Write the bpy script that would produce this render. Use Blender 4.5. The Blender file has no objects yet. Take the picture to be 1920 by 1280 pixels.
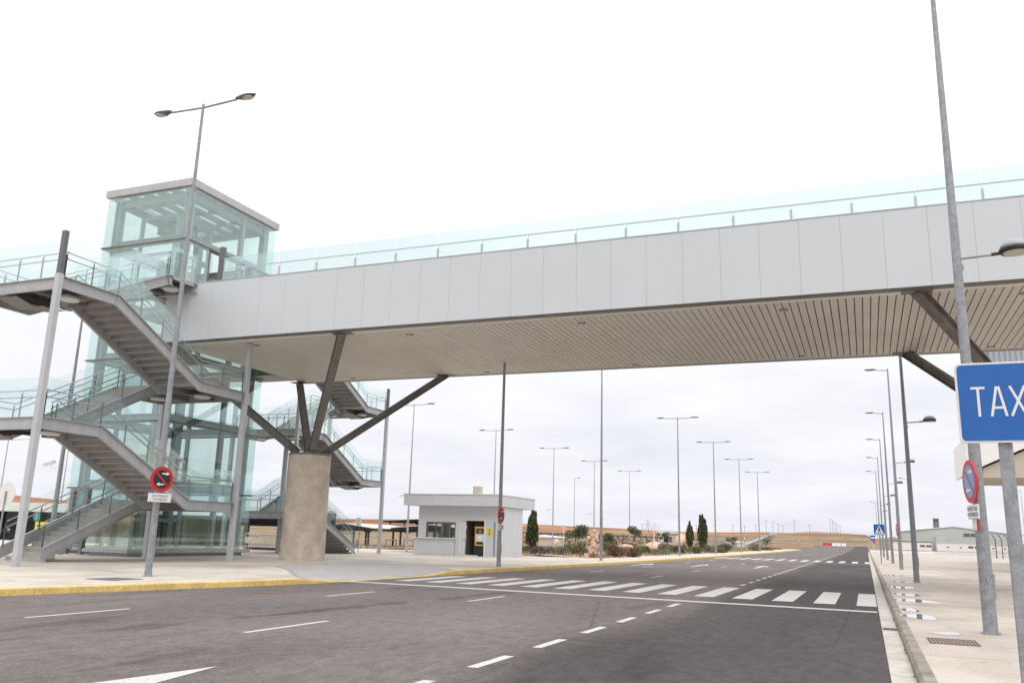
import bpy, math, random
from mathutils import Vector, Matrix
from math import sin, cos, pi, radians, atan2, hypot, tan, sqrt

S = bpy.context.scene
C = S.collection
# ------------------------------------------------------------------ camera
cam_d = bpy.data.cameras.new("camera"); cam = bpy.data.objects.new("camera", cam_d); C.objects.link(cam)
yaw, pitch, roll = radians(-22.40), radians(12.80), radians(1.64)
f_ = Vector((sin(yaw)*cos(pitch), cos(yaw)*cos(pitch), sin(pitch)))
r_ = Vector((cos(yaw), -sin(yaw), 0)); u_ = r_.cross(f_)
r2 = r_*cos(roll)+u_*sin(roll); u2 = -r_*sin(roll)+u_*cos(roll)
cam.matrix_world = Matrix(((r2.x, u2.x, -f_.x, 0), (r2.y, u2.y, -f_.y, 0), (r2.z, u2.z, -f_.z, 1.5), (0, 0, 0, 1)))
cam_d.sensor_width = 36; cam_d.lens = 1598.8/1920*36; cam_d.clip_end = 6000; cam_d.clip_start = 0.05
S.camera = cam
# ------------------------------------------------------------------ sky and light
SUN_EL, SUN_ROT = radians(52), radians(150)
W = bpy.data.worlds.new("World"); S.world = W; W.use_nodes = True
nt = W.node_tree; nt.nodes.clear()
def N(t, ty, **kw):
    n = t.nodes.new(ty)
    for k, v in kw.items(): setattr(n, k, v)
    return n
def ramp(t, stops, fac):
    n = N(t, 'ShaderNodeValToRGB'); e = n.color_ramp.elements
    while len(e) < len(stops): e.new(0.5)
    for i, (p, c) in enumerate(stops):
        e[i].position = p; e[i].color = tuple(c)+(1,) if len(c) == 3 else c
    t.links.new(fac, n.inputs[0]); return n.outputs[0]
sky = N(nt, 'ShaderNodeTexSky', sky_type='NISHITA', sun_disc=False, sun_elevation=SUN_EL, sun_rotation=SUN_ROT)
b1 = N(nt, 'ShaderNodeBackground'); b1.inputs[1].default_value = 0.05
veil = N(nt, 'ShaderNodeVectorMath', operation='SCALE'); veil.inputs['Scale'].default_value = .12   # what is left of the blue sky through the cloud deck
nt.links.new(sky.outputs[0], veil.inputs[0]); nt.links.new(veil.outputs[0], b1.inputs[0])
tc = N(nt, 'ShaderNodeTexCoord'); sx = N(nt, 'ShaderNodeSeparateXYZ'); nt.links.new(tc.outputs['Generated'], sx.inputs[0])
# cloud deck: project the view direction on a flat layer overhead
mz = N(nt, 'ShaderNodeMath', operation='MAXIMUM'); nt.links.new(sx.outputs[2], mz.inputs[0]); mz.inputs[1].default_value = 0.0
ad = N(nt, 'ShaderNodeMath', operation='ADD'); nt.links.new(mz.outputs[0], ad.inputs[0]); ad.inputs[1].default_value = 0.12
dv = N(nt, 'ShaderNodeVectorMath', operation='DIVIDE'); cb = N(nt, 'ShaderNodeCombineXYZ')
for i in range(3): nt.links.new(ad.outputs[0], cb.inputs[i])
nt.links.new(tc.outputs['Generated'], dv.inputs[0]); nt.links.new(cb.outputs[0], dv.inputs[1])
no = N(nt, 'ShaderNodeTexNoise'); no.inputs['Scale'].default_value = 1.1; no.inputs['Detail'].default_value = 6; no.inputs['Roughness'].default_value = .55
nt.links.new(dv.outputs[0], no.inputs['Vector'])
g = ramp(nt, [(0.0, (.41, .412, .445)), (.10, (.43, .432, .45)), (.26, (.50, .50, .505)), (.6, (.78, .78, .78)), (1, (1.0, 1.0, 1.0))], mz.outputs[0])
cl = ramp(nt, [(.32, (.885, .885, .915)), (.5, (.965, .965, .975)), (.64, (1.03, 1.025, 1.02))], no.outputs[0])
mu = N(nt, 'ShaderNodeMix', data_type='RGBA', blend_type='MULTIPLY'); mu.inputs[0].default_value = 1
nt.links.new(g, mu.inputs[6]); nt.links.new(cl, mu.inputs[7])
b2 = N(nt, 'ShaderNodeBackground'); b2.inputs[1].default_value = 1.95
nt.links.new(mu.outputs[2], b2.inputs[0])
asd = N(nt, 'ShaderNodeAddShader'); nt.links.new(b1.outputs[0], asd.inputs[0]); nt.links.new(b2.outputs[0], asd.inputs[1])
wo = N(nt, 'ShaderNodeOutputWorld'); nt.links.new(asd.outputs[0], wo.inputs[0])
ld = bpy.data.lights.new("sun", 'SUN'); ld.energy = 0.6; ld.angle = radians(25); ld.color = (1, .97, .93)
lo = bpy.data.objects.new("sun", ld); C.objects.link(lo)
sd = Vector((sin(SUN_ROT)*cos(SUN_EL), cos(SUN_ROT)*cos(SUN_EL), sin(SUN_EL)))
lo.rotation_euler = (-sd).to_track_quat('-Z', 'Y').to_euler(); lo.location = (0, 0, 40)
S.view_settings.view_transform = 'Standard'; S.view_settings.look = 'None'; S.view_settings.gamma = 1
S.view_settings.exposure = 0.12
S.render.engine = 'CYCLES'
S.cycles.transparent_max_bounces = 40; S.cycles.max_bounces = 7

# ------------------------------------------------------------------ materials
def mat(name, col, rough=.6, metal=0, var=.0, vs=3.0, col2=None, bump=0, bs=20, spec=.5, fine=0, fs=200, island=0, streak=0):
    m = bpy.data.materials.new(name); m.use_nodes = True; t = m.node_tree; p = t.nodes['Principled BSDF']
    p.inputs['Roughness'].default_value = rough; p.inputs['Metallic'].default_value = metal
    p.inputs['Specular IOR Level'].default_value = spec
    p.inputs['Base Color'].default_value = tuple(col)+(1,)
    geo = N(t, 'ShaderNodeNewGeometry'); pos = geo.outputs['Position']
    out = None
    if var or col2:
        n = N(t, 'ShaderNodeTexNoise'); n.inputs['Scale'].default_value = vs; n.inputs['Detail'].default_value = 7; n.inputs['Roughness'].default_value = .6
        t.links.new(pos, n.inputs['Vector'])
        c2 = col2 or tuple(max(0, c*(1-var)) for c in col); c1 = col if col2 else tuple(min(1, c*(1+var)) for c in col)
        out = ramp(t, [(.36, c2), (.62, c1)], n.outputs[0])
    if streak:
        mp = N(t, 'ShaderNodeMapping'); mp.inputs['Scale'].default_value = (6, 6, .35); t.links.new(pos, mp.inputs[0])
        n = N(t, 'ShaderNodeTexNoise'); n.inputs['Scale'].default_value = 1.5; n.inputs['Detail'].default_value = 5; t.links.new(mp.outputs[0], n.inputs['Vector'])
        s = ramp(t, [(.35, (1-streak,)*3), (.6, (1, 1, 1))], n.outputs[0])
        x = N(t, 'ShaderNodeMix', data_type='RGBA', blend_type='MULTIPLY'); x.inputs[0].default_value = 1
        if out: t.links.new(out, x.inputs[6])
        else: x.inputs[6].default_value = tuple(col)+(1,)
        t.links.new(s, x.inputs[7]); out = x.outputs[2]
    if fine:
        n = N(t, 'ShaderNodeTexNoise'); n.inputs['Scale'].default_value = fs; n.inputs['Detail'].default_value = 2
        t.links.new(pos, n.inputs['Vector'])
        s = ramp(t, [(.35, (1-fine,)*3), (.65, (1+fine,)*3)], n.outputs[0])
        x = N(t, 'ShaderNodeMix', data_type='RGBA', blend_type='MULTIPLY'); x.inputs[0].default_value = 1
        if out: t.links.new(out, x.inputs[6])
        else: x.inputs[6].default_value = tuple(col)+(1,)
        t.links.new(s, x.inputs[7]); out = x.outputs[2]
    if island:
        s = ramp(t, [(0, (1-island,)*3), (1, (1+island,)*3)], geo.outputs['Random Per Island'])
        x = N(t, 'ShaderNodeMix', data_type='RGBA', blend_type='MULTIPLY'); x.inputs[0].default_value = 1
        if out: t.links.new(out, x.inputs[6])
        else: x.inputs[6].default_value = tuple(col)+(1,)
        t.links.new(s, x.inputs[7]); out = x.outputs[2]
    if out: t.links.new(out, p.inputs['Base Color'])
    if bump:
        n = N(t, 'ShaderNodeTexNoise'); n.inputs['Scale'].default_value = bs; n.inputs['Detail'].default_value = 5
        t.links.new(pos, n.inputs['Vector'])
        b = N(t, 'ShaderNodeBump'); b.inputs['Strength'].default_value = bump; b.inputs['Distance'].default_value = .02
        t.links.new(n.outputs[0], b.inputs['Height']); t.links.new(b.outputs[0], p.inputs['Normal'])
    m['o'] = 1
    return m
def glassmat(name, tint, gloss=1.0, frost=0.0, rough=.02):
    m = bpy.data.materials.new(name); m.use_nodes = True; t = m.node_tree; t.nodes.clear()
    o = N(t, 'ShaderNodeOutputMaterial'); tr = N(t, 'ShaderNodeBsdfTransparent'); tr.inputs[0].default_value = tuple(tint)+(1,)
    gl = N(t, 'ShaderNodeBsdfGlossy'); gl.inputs['Roughness'].default_value = rough; gl.inputs[0].default_value = (.9, .97, .96, 1)
    fr = N(t, 'ShaderNodeFresnel'); fr.inputs[0].default_value = 1.45
    k = N(t, 'ShaderNodeMath', operation='MULTIPLY'); k.inputs[1].default_value = gloss; t.links.new(fr.outputs[0], k.inputs[0])
    mx = N(t, 'ShaderNodeMixShader'); t.links.new(k.outputs[0], mx.inputs[0]); t.links.new(tr.outputs[0], mx.inputs[1]); t.links.new(gl.outputs[0], mx.inputs[2])
    src = mx.outputs[0]
    if frost:
        df = N(t, 'ShaderNodeBsdfDiffuse'); df.inputs[0].default_value = (.68, .82, .82, 1)
        tl = N(t, 'ShaderNodeBsdfTranslucent'); tl.inputs[0].default_value = (.66, .80, .80, 1)
        ms = N(t, 'ShaderNodeMixShader'); ms.inputs[0].default_value = .6; t.links.new(df.outputs[0], ms.inputs[1]); t.links.new(tl.outputs[0], ms.inputs[2])
        m2 = N(t, 'ShaderNodeMixShader'); m2.inputs[0].default_value = frost; t.links.new(src, m2.inputs[1]); t.links.new(ms.outputs[0], m2.inputs[2]); src = m2.outputs[0]
    t.links.new(src, o.inputs[0]); return m
M = {}
M['galv'] = mat('galvanised_steel', (.33, .345, .365), .45, .35, col2=(.24, .25, .27), vs=9, fine=.12, fs=60)
M['galv_far'] = mat('galvanised_steel_pale', (.36, .37, .40), .5, .2, var=.08)  # paler and bluer than galv, mostly on distant posts
M['paint'] = mat('grey_structural_paint', (.41, .415, .428), .42, 0, var=.06, vs=1.2, streak=.10)
M['paint_light'] = mat('pale_grey_column_paint', (.47, .48, .50), .4, 0, var=.04, streak=.06)
M['dark'] = mat('dark_grey_steel', (.13, .13, .135), .45, .1, var=.1)
M['brown_steel'] = mat('weathered_brown_grey_steel', (.20, .188, .172), .5, 0, var=.15, vs=2, streak=.25)
M['step'] = mat('concrete_filled_tread', (.44, .42, .39), .8, 0, var=.10, vs=4, fine=.08)
M['fold'] = mat('folded_step_plate', (.30, .29, .285), .5, 0, var=.10, vs=3)
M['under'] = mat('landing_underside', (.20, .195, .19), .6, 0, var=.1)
M['alu'] = mat('brushed_handrail_steel', (.50, .51, .53), .32, .55)
M['fascia'] = mat('aluminium_fascia_panel', (.575, .603, .628), .42, .05, var=.012, vs=.5, spec=.4)
M['seam'] = mat('panel_joint', (.50, .52, .54), .7)
M['soffit'] = mat('cream_soffit_board', (.74, .69, .625), .5, 0, var=.04, vs=.6, island=.03)
M['soffit_gap'] = mat('soffit_backing', (.045, .036, .03), .9)
M['soffit_edge'] = mat('cream_soffit_trim', (.82, .78, .71), .55)
M['glass'] = glassmat('clear_balustrade_glass', (.968, .993, .990), .35, .015)
M['glass_t'] = glassmat('green_tinted_tower_glass', (.935, .982, .972), .38, .0)
M['glass_b'] = glassmat('frosted_bridge_glass', (.94, .980, .981), .35, .20)
M['glass_dark'] = glassmat('window_glass', (.80, .87, .87), 1.6)
M['frame_t'] = mat('tower_frame_paint', (.30, .31, .305), .5, 0, var=.05)
M['roof_t'] = mat('tower_roof_cladding', (.47, .468, .478), .5, .1, var=.05, vs=2, streak=.1)
M['conc'] = mat('cast_concrete', (.62, .54, .46), .85, 0, col2=(.46, .395, .325), vs=1.6, bump=.2, bs=12, fine=.07, fs=25)
M['kerb'] = mat('grey_kerb_concrete', (.32, .285, .24), .85, 0, col2=(.185, .16, .13), vs=1.6, bump=.25, bs=14, fine=.1, fs=30)
M['gutter'] = mat('pale_gutter_concrete', (.56, .51, .46), .85, 0, col2=(.43, .385, .34), vs=2, bump=.2, bs=18, fine=.1, fs=60)
M['yellow'] = mat('worn_yellow_kerb_paint', (.80, .58, .20), .7, 0, col2=(.62, .44, .17), vs=2.2, fine=.12, fs=18, bump=.1)
M['soil'] = mat('dry_ochre_soil', (.44, .33, .24), .95, 0, col2=(.30, .235, .16), vs=.5, bump=.5, bs=3, fine=.15, fs=8)
M['white'] = mat('white_paint', (.80, .80, .80), .45)
M['offwhite'] = mat('off_white_panel', (.66, .66, .65), .5, 0, var=.03)
M['plate'] = mat('sign_plate_white', (.74, .73, .74), .4)
M['red'] = mat('sign_red', (.52, .02, .03), .4)
M['blue'] = mat('sign_blue', (.012, .115, .40), .38, var=.05, vs=8)
M['skyblue'] = mat('faded_sign_blue', (.18, .32, .55), .4)
M['black'] = mat('black_plastic', (.02, .02, .022), .5)
M['tyre'] = mat('tyre_rubber', (.025, .025, .027), .8)
M['kiosk'] = mat('kiosk_cladding', (.60, .61, .63), .45, 0, var=.015, vs=1)
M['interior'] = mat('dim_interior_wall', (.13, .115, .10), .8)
M['orange'] = mat('orange_trim', (.72, .30, .03), .5)
M['yel'] = mat('yellow_plastic', (.80, .62, .04), .45)
M['rust'] = mat('rusty_grating', (.15, .095, .08), .8, 0, var=.3, vs=12)
M['rust_bar'] = mat('rusty_grate_bar', (.30, .20, .165), .75, 0, var=.2, vs=12)
M['ac'] = mat('beige_unit_casing', (.50, .45, .38), .6, var=.06)
M['canopy_dark'] = mat('dark_canopy_steel', (.055, .045, .045), .6)
M['canopy_top'] = mat('canopy_sheet', (.62, .60, .58), .6)
M['green_sign'] = mat('green_sign', (.02, .26, .20), .5)
M['lampglass'] = mat('lamp_lens', (.55, .52, .42), .2)
M['leaf_dk'] = mat('cypress_foliage', (.045, .062, .032), .7, 0, col2=(.085, .085, .035), vs=3, island=.45)
M['leaf_ol'] = mat('olive_foliage', (.10, .115, .07), .7, 0, col2=(.055, .075, .045), vs=3, island=.4)
M['leaf_gr'] = mat('green_shrub_foliage', (.10, .14, .045), .7, 0, col2=(.06, .09, .035), vs=3, island=.4)
M['leaf_si'] = mat('silver_shrub_foliage', (.20, .21, .16), .8, 0, col2=(.12, .14, .10), vs=3, island=.3)
M['leaf_pu'] = mat('purple_grey_foliage', (.17, .12, .13), .8, 0, col2=(.10, .08, .09), vs=3, island=.35)
M['leaf_br'] = mat('rusty_brown_foliage', (.20, .11, .05), .85, 0, col2=(.12, .075, .035), vs=3, island=.3)
M['leaf_yo'] = mat('olive_yellow_foliage', (.20, .175, .075), .8, 0, col2=(.12, .12, .055), vs=3, island=.3)
M['bark'] = mat('bark', (.13, .10, .08), .9, 0, var=.3, vs=8)
M['twig'] = mat('bare_twigs', (.30, .22, .18), .9)
M['rock'] = mat('pink_limestone', (.72, .54, .42), .9, 0, col2=(.52, .34, .24), vs=2.2, bump=.6, bs=5)
M['rockdk'] = mat('grey_slate_rock', (.22, .20, .21), .9, 0, var=.3, vs=3, bump=.5, bs=5)
M['hangar'] = mat('hangar_sheet', (.50, .53, .50), .6, 0, var=.03, vs=.05)
M['rib'] = mat('grey_ribbed_sheet', (.38, .40, .43), .5, .1, var=.04)
M['beige'] = mat('beige_render', (.56, .49, .41), .8)
M['pinkwhite'] = mat('white_render', (.86, .83, .82), .7)
M['slab_pad'] = mat('grey_ramp_pavers', (.42, .405, .395), .85, 0, var=.10, vs=1.5, fine=.08, fs=30)

def asphalt():
    m = bpy.data.materials.new('asphalt'); m.use_nodes = True; t = m.node_tree; p = t.nodes['Principled BSDF']
    p.inputs['Roughness'].default_value = .9; p.inputs['Specular IOR Level'].default_value = .25
    geo = N(t, 'ShaderNodeNewGeometry'); s = N(t, 'ShaderNodeSeparateXYZ'); t.links.new(geo.outputs['Position'], s.inputs[0])
    def noise(sc, det=5, scale=(1, 1, 1)):
        mp = N(t, 'ShaderNodeMapping'); mp.inputs['Scale'].default_value = scale; t.links.new(geo.outputs['Position'], mp.inputs[0])
        n = N(t, 'ShaderNodeTexNoise'); n.inputs['Scale'].default_value = sc; n.inputs['Detail'].default_value = det; t.links.new(mp.outputs[0], n.inputs['Vector']); return n.outputs[0]
    # newer, darker surfacing on the right-hand lane: edge near the lane line
    a = N(t, 'ShaderNodeMath', operation='MULTIPLY_ADD'); t.links.new(noise(.6, 4, (1, .25, 1)), a.inputs[0]); a.inputs[1].default_value = 2.2; t.links.new(s.outputs[0], a.inputs[2])
    e = N(t, 'ShaderNodeMapRange'); e.inputs[1].default_value = -3.4; e.inputs[2].default_value = -2.3; t.links.new(a.outputs[0], e.inputs[0])
    c1 = ramp(t, [(0, (.168, .145, .137)), (1, (.080, .071, .069))], e.outputs[0])
    def mul(a_, b_):
        x = N(t, 'ShaderNodeMix', data_type='RGBA', blend_type='MULTIPLY'); x.inputs[0].default_value = 1
        t.links.new(a_, x.inputs[6]); t.links.new(b_, x.inputs[7]); return x.outputs[2]
    c = mul(c1, ramp(t, [(.3, (.76,)*3), (.7, (1.16,)*3)], noise(.35, 7, (1, .35, 1))))
    c = mul(c, ramp(t, [(.33, (.82,)*3), (.6, (1.08,)*3)], noise(5, 6, (1, .5, 1))))
    c = mul(c, ramp(t, [(.35, (.80,)*3), (.65, (1.2,)*3)], noise(26, 3)))
    c = mul(c, ramp(t, [(.38, (.74,)*3), (.62, (1.26,)*3)], noise(90, 2)))
    # damp and oil streaks along the lanes
    c = mul(c, ramp(t, [(.60, (1, 1, 1)), (.68, (.74, .74, .75))], noise(.9, 7, (1, .18, 1))))
    c = mul(c, ramp(t, [(.36, (.86,)*3), (.62, (1.1,)*3)], noise(16, 6, (.5, 1, 1))))
    # one long damp stain beside the lane line
    q = N(t, 'ShaderNodeMath', operation='MULTIPLY_ADD'); t.links.new(s.outputs[1], q.inputs[0]); q.inputs[1].default_value = -.10; q.inputs[2].default_value = 11.25
    q2 = N(t, 'ShaderNodeMath', operation='ADD'); t.links.new(s.outputs[0], q2.inputs[0]); t.links.new(q.outputs[0], q2.inputs[1])
    q3 = N(t, 'ShaderNodeMath', operation='ABSOLUTE'); t.links.new(q2.outputs[0], q3.inputs[0])
    q4 = N(t, 'ShaderNodeMath', operation='MULTIPLY_ADD'); t.links.new(noise(1.6, 7, (1, .4, 1)), q4.inputs[0]); q4.inputs[1].default_value = 1.5; t.links.new(q3.outputs[0], q4.inputs[2])
    wy = N(t, 'ShaderNodeMapRange'); wy.inputs[1].default_value = 22; wy.inputs[2].default_value = 28; wy.inputs[3].default_value = 0; wy.inputs[4].default_value = .5; t.links.new(s.outputs[1], wy.inputs[0])
    q5 = N(t, 'ShaderNodeMath', operation='ADD'); t.links.new(q4.outputs[0], q5.inputs[0]); t.links.new(wy.outputs[0], q5.inputs[1])
    c = mul(c, ramp(t, [(.80, (.66, .66, .67)), (.92, (1, 1, 1))], q5.outputs[0]))
    # tar joints / cracks
    v = N(t, 'ShaderNodeTexVoronoi', feature='DISTANCE_TO_EDGE'); v.inputs['Scale'].default_value = .12
    t.links.new(geo.outputs['Position'], v.inputs['Vector'])
    c = mul(c, ramp(t, [(.0, (.72,)*3), (.004, (1,)*3)], v.outputs['Distance']))
    t.links.new(c, p.inputs['Base Color'])
    b = N(t, 'ShaderNodeBump'); b.inputs['Strength'].default_value = .5; b.inputs['Distance'].default_value = .01
    t.links.new(noise(70, 3), b.inputs['Height']); t.links.new(b.outputs[0], p.inputs['Normal'])
    return m
M['asphalt'] = asphalt()
def paving(name, col, col2, sx_=3.0, sy_=3.0, joint=.55):
    m = bpy.data.materials.new(name); m.use_nodes = True; t = m.node_tree; p = t.nodes['Principled BSDF']
    p.inputs['Roughness'].default_value = .8; p.inputs['Specular IOR Level'].default_value = .35
    geo = N(t, 'ShaderNodeNewGeometry')
    def noise(sc, det=5, scale=(1, 1, 1)):
        mp = N(t, 'ShaderNodeMapping'); mp.inputs['Scale'].default_value = scale; t.links.new(geo.outputs['Position'], mp.inputs[0])
        n = N(t, 'ShaderNodeTexNoise'); n.inputs['Scale'].default_value = sc; n.inputs['Detail'].default_value = det; t.links.new(mp.outputs[0], n.inputs['Vector']); return n.outputs[0]
    def mul(a_, b_):
        x = N(t, 'ShaderNodeMix', data_type='RGBA', blend_type='MULTIPLY'); x.inputs[0].default_value = 1
        t.links.new(a_, x.inputs[6]); t.links.new(b_, x.inputs[7]); return x.outputs[2]
    c = ramp(t, [(.32, col2), (.60, col)], noise(.28, 7))
    c = mul(c, ramp(t, [(.35, (.86, .85, .83)), (.58, (1, 1, 1))], noise(1.3, 8, (1, .5, 1))))
    c = mul(c, ramp(t, [(.35, (.93,)*3), (.65, (1.06,)*3)], noise(30, 3)))
    c = mul(c, ramp(t, [(.57, (1, 1, 1)), (.66, (.78, .765, .75))], noise(.33, 9, (.6, 1, 1))))
    c = mul(c, ramp(t, [(.66, (1, 1, 1)), (.69, (.72, .68, .62))], noise(2.2, 6)))
    br = N(t, 'ShaderNodeTexBrick'); br.offset = 0; br.inputs['Scale'].default_value = 1
    br.inputs['Brick Width'].default_value = sx_; br.inputs['Row Height'].default_value = sy_; br.inputs['Mortar Size'].default_value = .014
    br.inputs['Color1'].default_value = (1, 1, 1, 1); br.inputs['Color2'].default_value = (.93, .93, .92, 1); br.inputs['Mortar'].default_value = (joint,)*3+(1,)
    t.links.new(geo.outputs['Position'], br.inputs['Vector'])
    c = mul(c, br.outputs[0])
    t.links.new(c, p.inputs['Base Color'])
    b = N(t, 'ShaderNodeBump'); b.inputs['Strength'].default_value = .15; b.inputs['Distance'].default_value = .01
    t.links.new(noise(25, 4), b.inputs['Height']); t.links.new(b.outputs[0], p.inputs['Normal'])
    return m
M['pave_l'] = paving('pale_concrete_paving', (.66, .595, .53), (.53, .465, .405))
M['pave_r'] = paving('beige_concrete_paving', (.575, .505, .445), (.44, .39, .345), 4.0, 3.2, .42)
def puddle():
    m = bpy.data.materials.new('rain_puddle'); m.use_nodes = True; t = m.node_tree; p = t.nodes['Principled BSDF']
    p.inputs['Base Color'].default_value = (.80, .78, .77, 1); p.inputs['Metallic'].default_value = .85; p.inputs['Roughness'].default_value = .01; p.inputs['Specular IOR Level'].default_value = 1.0; p.inputs['IOR'].default_value = 1.9
    return m
M['puddle'] = puddle()
def roadpaint():
    m = bpy.data.materials.new('worn_white_road_paint'); m.use_nodes = True; t = m.node_tree; p = t.nodes['Principled BSDF']
    p.inputs['Roughness'].default_value = .7
    geo = N(t, 'ShaderNodeNewGeometry')
    n = N(t, 'ShaderNodeTexNoise'); n.inputs['Scale'].default_value = 22; n.inputs['Detail'].default_value = 8; n.inputs['Roughness'].default_value = .7; t.links.new(geo.outputs['Position'], n.inputs['Vector'])
    t.links.new(ramp(t, [(.33, (.22, .21, .205)), (.43, (.50, .49, .475)), (.6, (.62, .605, .59))], n.outputs[0]), p.inputs['Base Color'])
    return m
M['paintw'] = roadpaint()
def hillmat():
    m = bpy.data.materials.new('dry_grass_and_red_earth'); m.use_nodes = True; t = m.node_tree; p = t.nodes['Principled BSDF']
    p.inputs['Roughness'].default_value = .95; p.inputs['Specular IOR Level'].default_value = .1
    geo = N(t, 'ShaderNodeNewGeometry'); s = N(t, 'ShaderNodeSeparateXYZ'); t.links.new(geo.outputs['Position'], s.inputs[0])
    def noise(sc, det=6):
        n = N(t, 'ShaderNodeTexNoise'); n.inputs['Scale'].default_value = sc; n.inputs['Detail'].default_value = det; n.inputs['Roughness'].default_value = .6; t.links.new(geo.outputs['Position'], n.inputs['Vector']); return n.outputs[0]
    g = ramp(t, [(.33, (.215, .165, .115)), (.5, (.33, .25, .18)), (.66, (.24, .20, .14))], noise(.07, 8))
    r = ramp(t, [(.35, (.40, .17, .09)), (.65, (.46, .26, .155))], noise(.05, 6))
    # red cut banks on the left ridge top
    a = N(t, 'ShaderNodeMath', operation='MULTIPLY_ADD'); t.links.new(noise(.018, 5), a.inputs[0]); a.inputs[1].default_value = 7; t.links.new(s.outputs[2], a.inputs[2])
    e = N(t, 'ShaderNodeMapRange'); e.inputs[1].default_value = 7.2; e.inputs[2].default_value = 8.6; t.links.new(a.outputs[0], e.inputs[0])
    xl = N(t, 'ShaderNodeMapRange'); xl.inputs[1].default_value = 10; xl.inputs[2].default_value = -60; t.links.new(s.outputs[0], xl.inputs[0])
    k = N(t, 'ShaderNodeMath', operation='MULTIPLY'); t.links.new(e.outputs[0], k.inputs[0]); t.links.new(xl.outputs[0], k.inputs[1])
    mx = N(t, 'ShaderNodeMix', data_type='RGBA'); t.links.new(k.outputs[0], mx.inputs[0]); t.links.new(g, mx.inputs[6]); t.links.new(r, mx.inputs[7])
    # scattered red patches
    pt = ramp(t, [(.60, (0, 0, 0)), (.68, (1, 1, 1))], noise(.02, 4))
    m2 = N(t, 'ShaderNodeMix', data_type='RGBA'); t.links.new(pt, m2.inputs[0]); t.links.new(mx.outputs[2], m2.inputs[6]); t.links.new(r, m2.inputs[7])
    mp = N(t, 'ShaderNodeMapping'); mp.inputs['Scale'].default_value = (.25, .25, 9); t.links.new(geo.outputs['Position'], mp.inputs[0])
    ns = N(t, 'ShaderNodeTexNoise'); ns.inputs['Scale'].default_value = .07; ns.inputs['Detail'].default_value = 6; t.links.new(mp.outputs[0], ns.inputs['Vector'])
    ms = N(t, 'ShaderNodeMix', data_type='RGBA', blend_type='MULTIPLY'); ms.inputs[0].default_value = 1
    t.links.new(m2.outputs[2], ms.inputs[6]); t.links.new(ramp(t, [(.38, (.62, .60, .58)), (.5, (.92, .90, .88)), (.62, (1.08, 1.0, .95))], ns.outputs[0]), ms.inputs[7]); m2 = ms
    sp = N(t, 'ShaderNodeMix', data_type='RGBA', blend_type='MULTIPLY'); sp.inputs[0].default_value = 1
    t.links.new(m2.outputs[2], sp.inputs[6]); t.links.new(ramp(t, [(.4, (.72, .76, .66)), (.55, (1, 1, 1))], noise(.6, 5)), sp.inputs[7])
    t.links.new(sp.outputs[2], p.inputs['Base Color'])
    return m
M['hill'] = hillmat()
def boardmat():
    return M['soffit']

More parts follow.
